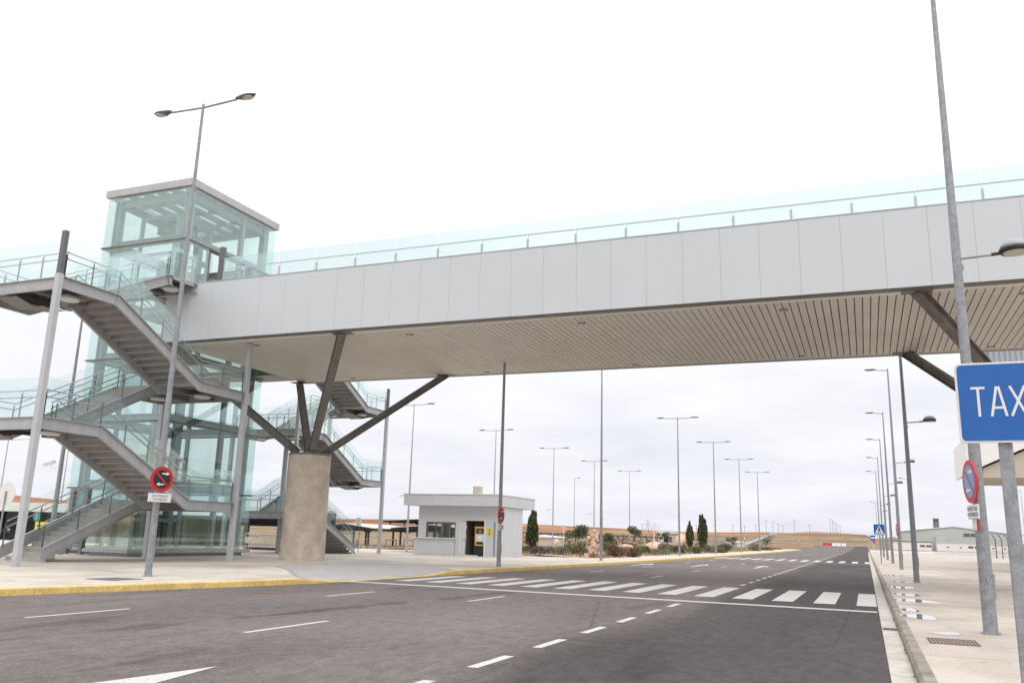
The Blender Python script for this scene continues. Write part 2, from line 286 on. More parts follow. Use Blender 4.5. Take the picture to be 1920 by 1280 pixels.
# ------------------------------------------------------------------ builders
WL = {}
def wl(o): return WL.get(o.name, Vector((0, 0, 0))) if o else Vector((0, 0, 0))
class MB:
    def __init__(s): s.v = []; s.f = []
    def add(s, vs, fs):
        n = len(s.v); s.v += [tuple(v) for v in vs]; s.f += [tuple(i+n for i in f) for f in fs]; return s
    def box(s, x0, x1, y0, y1, z0, z1):
        if x0 > x1: x0, x1 = x1, x0
        if y0 > y1: y0, y1 = y1, y0
        if z0 > z1: z0, z1 = z1, z0
        return s.add([(x0, y0, z0), (x1, y0, z0), (x1, y1, z0), (x0, y1, z0), (x0, y0, z1), (x1, y0, z1), (x1, y1, z1), (x0, y1, z1)],
                     [(0, 3, 2, 1), (4, 5, 6, 7), (0, 1, 5, 4), (1, 2, 6, 5), (2, 3, 7, 6), (3, 0, 4, 7)])
    def beam(s, a, b, w, h, up=(0, 0, 1)):
        a = Vector(a); b = Vector(b); d = (b-a).normalized(); up = Vector(up)
        if abs(d.dot(up)) > .99: up = Vector((0, 1, 0))
        r = d.cross(up).normalized()*w/2; u = r.cross(d).normalized()*h/2
        vs = [p+q for p in (a, b) for q in (-r-u, r-u, r+u, -r+u)]
        return s.add(vs, [(0, 1, 2, 3), (7, 6, 5, 4), (0, 4, 5, 1), (1, 5, 6, 2), (2, 6, 7, 3), (3, 7, 4, 0)])
    def ibeam(s, a, b, w, h, t=.02, up=(0, 0, 1)):
        a = Vector(a); b = Vector(b); d = (b-a).normalized(); upv = Vector(up)
        if abs(d.dot(upv)) > .99: upv = Vector((0, 1, 0))
        r = d.cross(upv).normalized(); u = r.cross(d).normalized()
        s.beam(a, b, t, h-2*t, upv)
        for k in (1, -1): s.beam(a+u*k*(h/2-t/2), b+u*k*(h/2-t/2), w, t, upv)
        return s
    def tube(s, pts, r, n=8, caps=True):
        pts = [Vector(p) for p in pts]; rs = r if isinstance(r, (list, tuple)) else [r]*len(pts)
        base = len(s.v); prev = None; vs = []; fs = []
        for i, p in enumerate(pts):
            d = (pts[min(i+1, len(pts)-1)]-pts[max(i-1, 0)]).normalized()
            if prev is None:
                x = d.cross(Vector((0, 0, 1))) if abs(d.z) < .9 else d.cross(Vector((0, 1, 0)))
            else: x = prev-d*prev.dot(d)
            x.normalize(); y = d.cross(x); prev = x
            for k in range(n):
                a = 2*pi*k/n; vs.append(p+(x*cos(a)+y*sin(a))*rs[i])
        for i in range(len(pts)-1):
            for k in range(n):
                a = i*n+k; b = i*n+(k+1) % n; fs.append((a, b, b+n, a+n))
        if caps: fs.append(tuple(range(n-1, -1, -1))); fs.append(tuple((len(pts)-1)*n+k for k in range(n)))
        return s.add(vs, fs)
    def lathe(s, prof, c, n=24, ax='z', caps=True):
        vs = []; fs = []; c = Vector(c)
        for (r, z) in prof:
            for k in range(n):
                a = 2*pi*k/n
                q = (r*cos(a), r*sin(a), z)
                if ax == 'y': q = (q[0], q[2], q[1])
                vs.append(c+Vector(q))
        for i in range(len(prof)-1):
            for k in range(n):
                a = i*n+k; b = i*n+(k+1) % n; fs.append((a, b, b+n, a+n))
        if caps: fs.append(tuple(range(n-1, -1, -1))); fs.append(tuple((len(prof)-1)*n+k for k in range(n)))
        return s.add(vs, fs)
    def prism(s, poly, ax, a, b):
        def P(u, v, w): return {'x': (w, u, v), 'y': (u, w, v), 'z': (u, v, w)}[ax]
        n = len(poly); vs = [P(u, v, a) for u, v in poly]+[P(u, v, b) for u, v in poly]
        fs = [tuple(range(n-1, -1, -1)), tuple(range(n, 2*n))]+[(i, (i+1) % n, n+(i+1) % n, n+i) for i in range(n)]
        return s.add(vs, fs)
    def quad(s, *p): return s.add(p, [tuple(range(len(p)))])
    def build(s, name, m, parent=None, smooth=False, bevel=0, recalc=True):
        me = bpy.data.meshes.new(name)
        o = bpy.data.objects.new(name, me)
        off = wl(parent)
        me.from_pydata([(v[0]-off.x, v[1]-off.y, v[2]-off.z) for v in s.v], [], s.f); me.update()
        if recalc:
            import bmesh
            bm = bmesh.new(); bm.from_mesh(me); bmesh.ops.recalc_face_normals(bm, faces=bm.faces)
            if bevel: bmesh.ops.bevel(bm, geom=bm.edges[:], offset=bevel, segments=2, affect='EDGES', profile=.7)
            bm.to_mesh(me); bm.free()
        me.materials.append(m)
        if smooth:
            for p in me.polygons: p.use_smooth = True
        C.objects.link(o)
        if parent: o.parent = parent
        WL[o.name] = off
        return o
def thing(name, label, cat, loc=(0, 0, 0), group=None):
    o = bpy.data.objects.new(name, None); C.objects.link(o); o.location = loc; o.empty_display_size = .2
    o['label'] = label; o['category'] = cat
    if group: o['group'] = group
    WL[o.name] = Vector(loc); return o
def tag(o, label, cat, group=None):
    o['label'] = label; o['category'] = cat
    if group: o['group'] = group
    return o
def struct(o, kind='structure'): o['kind'] = kind; return o
def copy_tree(o, parent=None):
    c = o.copy(); C.objects.link(c); c.parent = parent
    for ch in o.children: copy_tree(ch, c)
    return c
def dup(root, loc, label, rotz=0, sc=None, group=None):
    c = copy_tree(root); c.location = loc; c.rotation_euler = (0, 0, rotz); c['label'] = label
    if sc: c.scale = sc
    if group: c['group'] = group
    return c
def text(body, size, m, name, parent, origin, xdir=(1, 0, 0), ydir=(0, 0, 1), align='CENTER', sx=1.0):
    cu = bpy.data.curves.new('txt', 'FONT'); cu.body = body; cu.size = size; cu.align_x = align; cu.extrude = .0008
    to = bpy.data.objects.new('txt', cu); C.objects.link(to)
    dg = bpy.context.evaluated_depsgraph_get(); me = bpy.data.meshes.new_from_object(to.evaluated_get(dg))
    bpy.data.objects.remove(to)
    X = Vector(xdir); Y = Vector(ydir); Z = X.cross(Y); off = wl(parent); O = Vector(origin)
    for v in me.vertices: v.co = O+X*v.co.x*sx+Y*v.co.y+Z*v.co.z-off
    me.materials.clear(); me.materials.append(m); me.name = name
    o = bpy.data.objects.new(name, me); C.objects.link(o)
    if parent: o.parent = parent
    WL[o.name] = off
    return o

# ------------------------------------------------------------------ terrain
AZ = [(-180, .5), (-70, 1.2), (-52.7, 1.6), (-50, 1.42), (-47, 1.29), (-38, .99), (-33, .81), (-29, .94), (-24, .91), (-20, .86), (-17, .76), (-12, .63), (-8.7, .68), (-5.7, .72), (-4.8, .62), (-3.8, .77), (-.7, .69), (1.7, .59), (5, .53), (9, .55), (30, .5), (180, .5)]
def el(az):
    for i in range(len(AZ)-1):
        if AZ[i][0] <= az <= AZ[i+1][0]:
            t = (az-AZ[i][0])/(AZ[i+1][0]-AZ[i][0]); return AZ[i][1]*(1-t)+AZ[i+1][1]*t
    return .5
def sm(t): t = min(max(t, 0), 1); return t*t*(3-2*t)
def gz(X, Y):
    return .15-.75*min(max((-X-24)/50, 0), 1)*min(max((Y-42)/30, 0), 1)
def T(X, Y):
    R = hypot(X, Y); az = math.degrees(atan2(X, Y))
    base = (gz(X, Y)-.25)
    k = sm((az-.6)/1.6)*(1-sm((az-28)/10)); Ra, Rr = 300+450*k, 500+750*k
    H = 1.5+Rr*tan(radians(el(az)))
    h = H*sm((R-Ra)/(Rr-Ra))
    if X < -26: h = max(h, H*.35*sm((R-150)/90)*sm((-X-26)/30))
    n = .35*sin(X*.021+1.3)*cos(Y*.017)+.2*sin(X*.06+Y*.045)
    return base+h+n*sm((R-170)/120)*(1-k)-2.0*sm((R-Rr-20)/300)
mb = MB(); rs = [0, 15, 30, 45, 60, 80, 100, 120, 140, 160, 180, 200, 225, 250, 275, 300, 330, 360, 390, 420, 450, 480, 500, 530, 600, 750, 1000, 1600, 3000, 5200]
na = 240
for R in rs:
    for k in range(na):
        a = -pi+2*pi*k/na; X = R*sin(a); Y = R*cos(a); mb.v.append((X, Y, T(X, Y)))
for i in range(len(rs)-1):
    for k in range(na): a = i*na+k; b = i*na+(k+1) % na; mb.f.append((a, b, b+na, a+na))
struct(mb.build('hillside_terrain', M['hill'], smooth=True))

# left kerb line (road side edge), from the corner near the camera to the far end
LK = [(-16.9, -12), (-16.9, 4), (-16.48, 12.9), (-15.88, 15.84), (-15.1, 19), (-14.78, 21.2), (-14.66, 24), (-14.55, 28.85), (-14.36, 33), (-14.2, 39), (-13.8, 48), (-13.6, 58), (-13.4, 75), (-13.2, 97), (-13.4, 130), (-13.9, 180), (-14.6, 221)]
# road sheet
mb = MB()
L = [(-16.9, -12)]+LK[1:]+[(-15.5, 240), (-16, 290), (-17, 330)]
for i, (x, y) in enumerate(L):
    z = 0 if y < 225 else T(x, y)+.35
    zr = 0 if y < 225 else T(.17, y)+.35
    z = max(z, zr) if y >= 225 else 0
    mb.v += [(x, y, z), (.17, y, z)]
for i in range(len(L)-1): mb.f.append((2*i, 2*i+1, 2*i+3, 2*i+2))
mb.quad((.17, 236, .004), (90, 246, .004), (90, 262, .004), (.17, 256, .004))
struct(mb.build('road', M['asphalt']))
# right: gutter, kerb, pavement
mb = MB(); y = -12.0; rng = random.Random(4)
while y < 222:
    n_ = 1.0 if y < 60 else 6.0
    mb.box(.172, .44, y+.004, y+n_-.006, -.1, .012+rng.random()*.003); y += n_
struct(mb.build('gutter', M['gutter']))
mb = MB(); y = -12.0
while y < 222:
    n_ = 1.0 if y < 60 else 6.0
    mb.prism([(.445, -.1), (.445, .10), (.475, .148+rng.random()*.004), (.60, .150), (.60, -.1)], 'y', y+.004, y+n_-.008); y += n_
struct(mb.build('kerb', M['kerb']))
mb = MB(); mb.quad((.60, -12, .146), (60, -12, .146), (60, 150, .146), (30, 222, .146), (.60, 222, .146))
struct(mb.build('pavement', M['pave_r']))
# left pavement (draped)
def sheet(name, m, xs, ys, zf, inside=None):
    mb = MB(); nx = len(xs)
    for y in ys:
        for x in xs: mb.v.append((x, y, zf(x, y)))
    for j in range(len(ys)-1):
        for i in range(nx-1):
            if inside is None or inside((xs[i]+xs[i+1])/2, (ys[j]+ys[j+1])/2): mb.f.append((j*nx+i, j*nx+i+1, (j+1)*nx+i+1, (j+1)*nx+i))
    return mb.build(name, m)
def kx(y):
    for i in range(len(LK)-1):
        if LK[i][1] <= y <= LK[i+1][1]:
            t = (y-LK[i][1])/(LK[i+1][1]-LK[i][1]); return LK[i][0]*(1-t)+LK[i+1][0]*t
    return LK[-1][0]
def kz(y):
    if y < 21.0: return .15
    if y < 22.6: return .15-.135*(y-21)/1.6
    if y < 28.4: return .015
    if y < 29.9: return .015+.135*(y-28.4)/1.5
    return .15
def pz(x, y):
    d = (kx(y)-.2-x)/3.2; k = kz(y)
    return gz(x, y) if d >= 1 or k > .149 else k*(1-d)+.15*d
mb = MB(); ysl = [-12+1.5*i for i in range(21)]+[20+.4*i for i in range(27)]+[31.5+1.5*i for i in range(52)]+[110+8*i for i in range(15)]
cols = [None, 3.2, 8, 14, 20, 27, 34, 42, 52, 64, 80]
prev = None
for j, y in enumerate(ysl):
    row = []
    wmax = 90 if y < 58 else (38 if y < 60 else 3.2)
    for c_ in cols:
        x = kx(y)-.2-(c_ or 0)
        row.append((x, y, pz(x, y)))
    base = len(mb.v); mb.v += row
    if prev is not None:
        for i in range(len(cols)-1):
            if i == 0 or y <= 58.1 or (y < 74 and i < 9 and i > 3): mb.f.append((prev+i, prev+i+1, base+i+1, base+i))
    prev = base
struct(mb.build('pavement', M['pave_l']))
# yellow kerb, dropped at the crossing
mb = MB(); y = -12.0
while y < 220:
    n_ = .8 if y < 60 else 3
    xa, xb = kx(y+.004), kx(y+n_-.006); za, zb = kz(y), kz(y+n_)
    v = []
    for (x, yy, z) in ((xa, y+.004, za), (xb, y+n_-.006, zb)):
        v += [(x, yy, -.1), (x-.012, yy, z-.02), (x-.035, yy, z+.003), (x-.21, yy, z+.003), (x-.21, yy, -.1)]
    mb.add(v, [(0, 1, 6, 5), (1, 2, 7, 6), (2, 3, 8, 7), (3, 4, 9, 8), (4, 3, 2, 1, 0), (5, 6, 7, 8, 9)]); y += n_
struct(mb.build('kerb', M['yellow']))
pp = [(-14.7, 21.2), (-14.3, 29.8), (-17.6, 34.2), (-21.6, 35.0), (-20.6, 27.3)]
def inside(x, y, P=pp):
    c = False
    for a in range(len(P)):
        (x0, y0), (x1, y1) = P[a], P[a-1]
        if (y0 > y) != (y1 > y) and x < (x1-x0)*(y-y0)/(y1-y0)+x0: c = not c
    return c and x < kx(y)-.215
struct(sheet('path', M['slab_pad'], [-14.4-.2*i for i in range(38)], [21+.2*i for i in range(72)], lambda x, y: pz(x, y)+.007, inside))
# garden soil + parking asphalt
struct(sheet('garden_soil', M['soil'], [-16.4-2.5*i for i in range(20)], [58+4*i for i in range(36)], lambda x, y: gz(x, y)-.02+.12*sin(x*.5)*cos(y*.21)*(1 if x < -19 else 0), lambda x, y: x < kx(y)-3.3 and (y > 74 or x > -26 or x < -50)))
struct(sheet('parking_lot', M['asphalt'], [-52-6*i for i in range(10)], [58+6*i for i in range(14)], lambda x, y: gz(x, y)-.03))

# ------------------------------------------------------------------ road markings
mk = MB()
def mark(x0, x1, y0, y1, z=.004, skew=0): mk.quad((x0, y0, z), (x1, y0+skew, z), (x1, y1+skew, z), (x0, y1, z))
for i in range(14):
    x = -.33-1.053*i
    mark(x, x+.54 if x+.54 < .15 else .15, 24.35+(.11*i if i < 7 else .77-.06*(i-6)), 30.4-(.0 if i < 9 else .25*(i-8)))
mark(.16-15.2, .14, 22.95, 23.35, skew=-.75)
for i in range(13): mark(.85-1.06*i-.55-.55, .85-1.06*i-.6, 80.5, 88.5)
mark(-14.5, .1, 77.0, 77.4)
for y in [6.1, 8.37-1.05, 9.52, 11.66, 13.84, 15.99, 18.25, 20.4]: mark(-4.38, -4.24, y, y+1.15)
y = 32
while y < 76: mark(-4.27, -4.13, y, y+1.3); y += 2.35
while y < 200:
    if y > 92: mark(-4.25, -4.1, y, y+2)
    y += 4
for x0, ys_ in ((-8.6, (2.9, 10.74, 18.54)), (-12.6, (3.1, 10.33)), (-11.8, (17.6,)), (-8.2, (35.2, 44.4, 53.6, 62.8, 71, 96, 110, 125, 140, 160)), (-11.6, (38, 48, 60, 70, 100, 120, 140))):
    for y in ys_: mark(x0, x0+.11, y, y+2.15)
def arrow(x, y, s=1.0):
    mk.quad((x-.09*s, y, .004), (x+.09*s, y, .004), (x+.09*s, y+3.2*s, .004), (x-.09*s, y+3.2*s, .004))
    mk.quad((x-.38*s, y+3.2*s, .004), (x+.38*s, y+3.2*s, .004), (x, y+5.2*s, .004))
arrow(-6.72, 2.85, 1.0)
arrow(-12.7, 50, 1.1); arrow(-9.7, 52.5, 1.1); arrow(-6.3, 54.5, 1.2)
struct(mk.build('road_markings', M['paintw'], recalc=False))

# puddles on the right pavement
rng = random.Random(11)
def blob(mb, cx, cy, rx, ry, z, n=26):
    ph = [rng.random()*6.28 for _ in range(4)]; P = []
    for k in range(n):
        a = 2*pi*k/n; q = 1+.16*sin(2*a+ph[0])+.12*sin(3*a+ph[1])+.07*sin(5*a+ph[2])
        P.append((cx+rx*q*cos(a), cy+ry*q*sin(a), z))
    mb.quad(*P)
for (cx, cy, rx, ry, lb) in ((1.1, 25.2, .48, .75, 'long rain puddle with pole reflections on the right pavement'), (.8, 21.5, .17, .5, 'small pointed rain puddle beyond the lens shaped one'), (.9, 19.6, .34, .62, 'lens shaped rain puddle by the right kerb reflecting a pole'), (1.12, 16.15, .2, .30, 'oval rain puddle just behind the rusty pavement grate'), (1.4, 38.2, .75, .35, 'thin wide rain puddle at the foot of the second right lamp'), (1.0, 33.0, .4, .9, 'thin rain puddle in front of the second right lamp'), (1.0, 46, .45, .7, 'faint far rain puddle past the second right lamp'), (1.0, 28.2, .35, .6, 'narrow rain puddle behind the long one')):
    mb = MB(); blob(mb, cx, cy, rx, ry, .1505); o = mb.build('puddle', M['puddle'], recalc=False); tag(o, lb, 'puddle', 'puddles on the right pavement')
def grate(cx, cy, w, d, z, m, label, n=14, rot=0):
    t = thing('drain_grate', label, 'drain grate', (cx, cy, z)); f = MB(); b = MB()
    f.box(cx-w/2, cx+w/2, cy-d/2, cy-d/2+.02, z-.003, z+.006); f.box(cx-w/2, cx+w/2, cy+d/2-.02, cy+d/2, z-.003, z+.006)
    f.box(cx-w/2, cx-w/2+.02, cy-d/2+.02, cy+d/2-.02, z-.003, z+.006); f.box(cx+w/2-.02, cx+w/2, cy-d/2+.02, cy+d/2-.02, z-.003, z+.006)
    for i in range(n):
        x = cx-w/2+.02+(w-.04)*(i+.5)/n; b.box(x-(w/n)*.24, x+(w/n)*.24, cy-d/2+.02, cy+d/2-.02, z-.003, z+.004)
    f.build('frame', m, t); b.build('bar', M['rust_bar'] if m == M['rust'] else M['galv'], t)
    p = MB(); p.box(cx-w/2+.02, cx+w/2-.02, cy-d/2+.02, cy+d/2-.02, z-.003, z+.001); p.build('sump', M['black'], t)
    t.rotation_euler = (0, 0, rot); return t
grate(1.1, 14.78, .66, .8, .15, M['rust'], 'rusty rectangular drain grate in the right pavement', 13)
grate(-17.6, 16.9, .9, 1.0, .156, M['dark'], 'dark square drain grate in the left pavement near the sign lamp', 12)
def manhole(cx, cy, r, label):
    t = thing('manhole_cover', label, 'manhole cover', (cx, cy, 0)); a = MB(); a.lathe([(r, -.01), (r, .006), (r*.9, .006), (r*.9, -.01)], (cx, cy, 0), 28, caps=False); a.build('ring', M['rust'], t)
    a = MB(); a.lathe([(r*.88, -.01), (r*.88, .005)], (cx, cy, 0), 28); a.build('lid', M['rust'], t)
manhole(-13.35, 17.6, .36, 'round rusty manhole cover in the near left lane')
manhole(-12.0, 54.2, .33, 'distant round manhole cover beyond the zebra crossing')

gd = thing('gutter_drain', 'broken dark drain slot across the pale gutter beside the right kerb', 'drain grate', (.31, 17.9, .01))
mb = MB(); mb.box(.19, .425, 17.72, 18.1, .016, .019); mb.build('opening', M['black'], gd)
mb = MB()
for k in range(5): mb.box(.20+.045*k, .22+.045*k, 17.74, 18.08, .0195, .028)
mb.build('bar', M['dark'], gd)
mb = MB(); rng = random.Random(21)
for y in [rng.uniform(8, 60) for _ in range(60)]:
    w_ = rng.uniform(.01, .03); h_ = rng.uniform(.03, .12); mb.quad((.432, y, .017), (.447, y-h_*.3, .017), (.449, y+h_, .05*rng.random()+.02), (.437-w_, y+h_*.6, .017))
struct(mb.build('kerb_dirt', M['rust'], recalc=False))
# ------------------------------------------------------------------ footbridge
BZ0, BZ1, BY0, BY1 = 9.27, 11.85, 27.8, 38.4
br = thing('footbridge', 'long grey panelled footbridge crossing above the road with a boarded cream soffit', 'footbridge', (-8, 33.1, 9.3))
jx = [-28.0]+[ -27.6+1.2625*i for i in range(0, 40)]
for nm, yy, sg in (('fascia', BY0, 1), ('fascia', BY1, -1)):
    mb = MB(); xs = [-28.0]+[-26.72+1.2625*i for i in range(44)]
    for i in range(len(xs)-1):
        d_ = .0015*((i*7) % 3); mb.box(xs[i]+.003, xs[i+1]-.003, yy+sg*d_, yy+sg*.04, BZ0, BZ1-.04)
    mb.build(nm, M['fascia'], br)
    mb = MB(); mb.box(-28, xs[-1], yy+sg*.045, yy+sg*.09, BZ0+.01, BZ1-.05); mb.build('backing', M['seam'], br)
    mb = MB(); mb.box(-28, xs[-1], yy-sg*.012, yy+sg*.16, BZ1-.038, BZ1); mb.build('coping', M['paint'], br)
XE = xs[-1]
mb = MB(); mb.box(-28, XE, BY0+.1, BY0+.45, BZ0-.01, BZ0+.2); mb.box(-28, XE, BY1-.45, BY1-.1, BZ0-.01, BZ0+.2); mb.build('edge_beam', M['brown_steel'], br)
mb = MB(); mb.box(-28, XE, BY0+.455, BY0+.75, BZ0-.02, BZ0+.1); mb.box(-28, XE, BY1-.6, BY1-.455, BZ0-.02, BZ0+.1); mb.build('soffit_trim', M['soffit_edge'], br)
mb = MB(); x = -27.9
while x < XE-.3:
    mb.box(x, x+.218, BY0+.77, BY1-.62, BZ0-.005, BZ0+.03); x += .25
mb.build('soffit_board', M['soffit'], br)
mb = MB(); mb.box(-28, XE, BY0+.2, BY1-.2, BZ0+.1, BZ0+.3); mb.build('soffit_backing', M['soffit_gap'], br)
mb = MB(); mb.box(-29.3, XE, BY0+.16, BY1-.16, 11.4, 11.7); mb.box(-31, -28.01, 36.6, 38.35, BZ0+.2, 11.7); mb.build('deck', M['step'], br)
for (x, y) in ((-24.16, 29.4), (-16.58, 29.4), (-9.36, 29.45), (-2.16, 29.5), (-24.4, 37.5), (-16.75, 37.6), (-9.34, 37.6), (-2.12, 37.4), (5, 29.5), (5, 37.4)):
    mb = MB(); mb.lathe([(.11, BZ0-.03), (.14, BZ0-.03), (.14, BZ0-.004), (.11, BZ0-.004)], (x, y, 0), 20); dl = mb.build('downlight', M['dark'], br)
    mb = MB(); mb.lathe([(.105, BZ0-.034), (.105, BZ0-.031)], (x, y, 0), 20); mb.build('lens', M['lampglass'], dl)
px0 = [-25.1+.02]+[-24.0+1.86*i for i in range(21)]
for yy, sg in ((BY0+.05, 1), (BY1-.05, -1)):
    hr = MB(); hr.tube([(-25.0, yy+sg*.12, 12.41), (px0[-1], yy+sg*.12, 12.41)], .028, 8); hr.build('handrail', M['offwhite'], br)
    for i in range(len(px0)-1):
        a, b = px0[i], px0[i+1]
        g_ = MB(); g_.box(a+.02, b-.02, yy-.006, yy+.006, BZ1+.03, 12.86); g_.build('glass_pane', M['glass_b'], br)
        p = MB(); p.box(b-.035, b+.035, yy+sg*.03, yy+sg*.08, BZ1, 12.22); p.tube([(b, yy+sg*.055, 12.2), (b, yy+sg*.1, 12.40)], .012, 6); p.build('rail_post', M['alu'], br)
mb = MB(); mb.box(-25.29, -25.10, BY0-.02, BY0+.18, BZ1, 12.75); mb.box(-25.295, -25.095, BY0-.025, BY0+.185, 12.755, 13.35); mb.build('gate_post', M['dark'], br)

# piers
def pier(cx, cy, label, hidden=()):
    t = thing('bridge_pier', label, 'bridge pier', (cx, cy, .15), 'piers carrying the footbridge')
    mb = MB(); mb.lathe([(1.0, .05), (.975, 2.5), (.955, 4.80)], (cx, cy, 0), 48); mb.build('shaft', M['conc'], t, smooth=False)
    mb = MB(); mb.lathe([(.965, 4.80), (.965, 4.90), (.90, 4.905)], (cx, cy, 0), 48); mb.build('cap_plate', M['brown_steel'], t)
    mb = MB()
    for k in range(40):
        a = 2*pi*k/40; mb.lathe([(.022, 4.9), (.022, 5.06)], (cx+.86*cos(a), cy+.86*sin(a), 0), 6)
    mb.build('anchor_bolts', M['rust'], t)
    for sx_ in (-1, 1):
        for sy_ in (-1, 1):
            a = (cx+.35*sx_, cy+.42*sy_, 4.9); b = (cx+4.45*sx_, cy+4.75*sy_, 9.30)
            mb = MB(); mb.ibeam(a, b, .31, .33, .03)
            mb.build('strut', M['brown_steel'], t)
            mb = MB(); mb.box(b[0]-.45, b[0]+.45, b[1]-.22, b[1]+.22, 9.24, 9.262); mb.build('bearing_plate', M['brown_steel'], t)
    return t
P1 = pier(-23.55, 33.1, 'stained round concrete pier with four splayed steel struts beside the stair tower')
dup(P1, (6.35, 33.1, .15), 'right hand bridge pier with splayed struts, partly hidden behind the taxi sign')

# ------------------------------------------------------------------ stairs
def offset_line(pts, d):
    """polyline in (y,z); returns the line moved down perpendicular by d, mitred"""
    out = []; n = len(pts)
    def nrm(a, b):
        dy, dz = b[0]-a[0], b[1]-a[1]; l = hypot(dy, dz); nx, nz = dz/l, -dy/l
        if nz > 0: nx, nz = -nx, -nz
        return nx, nz
    for i in range(n):
        if i == 0: nx, nz = nrm(pts[0], pts[1]); out.append((pts[0][0], pts[0][1]-d/abs(nz)))
        elif i == n-1: nx, nz = nrm(pts[-2], pts[-1]); out.append((pts[-1][0], pts[-1][1]-d/abs(nz)))
        else:
            a = nrm(pts[i-1], pts[i]); b = nrm(pts[i], pts[i+1]); m_ = (a[0]+b[0], a[1]+b[1]); l = hypot(*m_); m_ = (m_[0]/l, m_[1]/l)
            k = d/(m_[0]*a[0]+m_[1]*a[1]); out.append((pts[i][0]+m_[0]*k, pts[i][1]+m_[1]*k))
    return out
def stringer(X, pts, out, parent, depth=.40, m='paint'):
    """channel: web at X, flanges towards out"""
    mb = MB(); low = offset_line(pts, depth); tf = offset_line(pts, .022); lf = offset_line(pts, depth-.022)
    def strip(up, dn, x0, x1):
        n = len(up); v = []
        for (a, b) in zip(up, dn): v += [(x0, a[0], a[1]), (x1, a[0], a[1]), (x1, b[0], b[1]), (x0, b[0], b[1])]
        f = [(0, 1, 2, 3), (4*n-1, 4*n-2, 4*n-3, 4*n-4)]
        for i in range(n-1):
            for k in range(4): f.append((4*i+k, 4*i+(k+1) % 4, 4*i+4+(k+1) % 4, 4*i+4+k))
        mb.add(v, f)
    strip(tf, lf, X, X+out*.012); strip(pts, tf, X-out*.01, X+out*.10); strip(lf, low, X-out*.01, X+out*.10)
    for p, q in list(zip(pts, low))[1:-1]:
        mb.prism([(p[0]-.008, p[1]-.03), (p[0]+.008, p[1]-.03), (q[0]+.008, q[1]+.03), (q[0]-.008, q[1]+.03)], 'x', X+out*.014, X+out*.085)
    mb.build('stringer', M[m], parent)
def rail(path, inward, parent, glass_h=1.28, z0=.03, step=1.25, glass=True):
    inward = Vector(inward)*.09
    for i in range(len(path)-1):
        a = Vector(path[i]); b = Vector(path[i+1]); L_ = (Vector((b.x, b.y, 0))-Vector((a.x, a.y, 0))).length; n = max(1, round(L_/step))
        for k in range(n+1 if i == len(path)-2 else n):
            p = a.lerp(b, k/n); d = (b-a); d.z = 0; d.normalize(); w = Vector((d.y, -d.x, 0))
            mb = MB(); q = p+inward*.35
            h = .78
            mb.beam(q+Vector((0, 0, -.02)), q+Vector((0, 0, h)), .016 if abs(d.y) > .5 else .05, .05 if abs(d.y) > .5 else .016, up=(0, 1, 0))
            mb.tube([q+Vector((0, 0, h-.02)), q+inward*.3+Vector((0, 0, .86))], .009, 6); mb.tube([q+Vector((0, 0, .62)), q+inward*.65+Vector((0, 0, .64))], .009, 6)
            mb.build('rail_post', M['dark'], parent)
        if glass:
            for k in range(n):
                p = a.lerp(b, k/n); q = a.lerp(b, (k+1)/n); d = (q-p).normalized()*.012; p = p+d; q = q-d
                wv = Vector((d.y, -d.x, 0)).normalized()*.005
                mb = MB(); v = []
                for s_ in (-1, 1):
                    for (o_, h) in ((p, z0), (q, z0), (q, glass_h), (p, glass_h)): v.append(o_+wv*s_+Vector((0, 0, h)))
                mb.add(v, [(0, 1, 2, 3), (7, 6, 5, 4), (0, 4, 5, 1), (1, 5, 6, 2), (2, 6, 7, 3), (3, 7, 4, 0)]); mb.build('glass_pane', M['glass'], parent)
    for h in (.88, .66):
        mb = MB(); pts = [Vector(p)+inward+Vector((0, 0, h)) for p in path]
        mb.tube(pts, .024, 8); mb.build('handrail', M['alu'], parent)
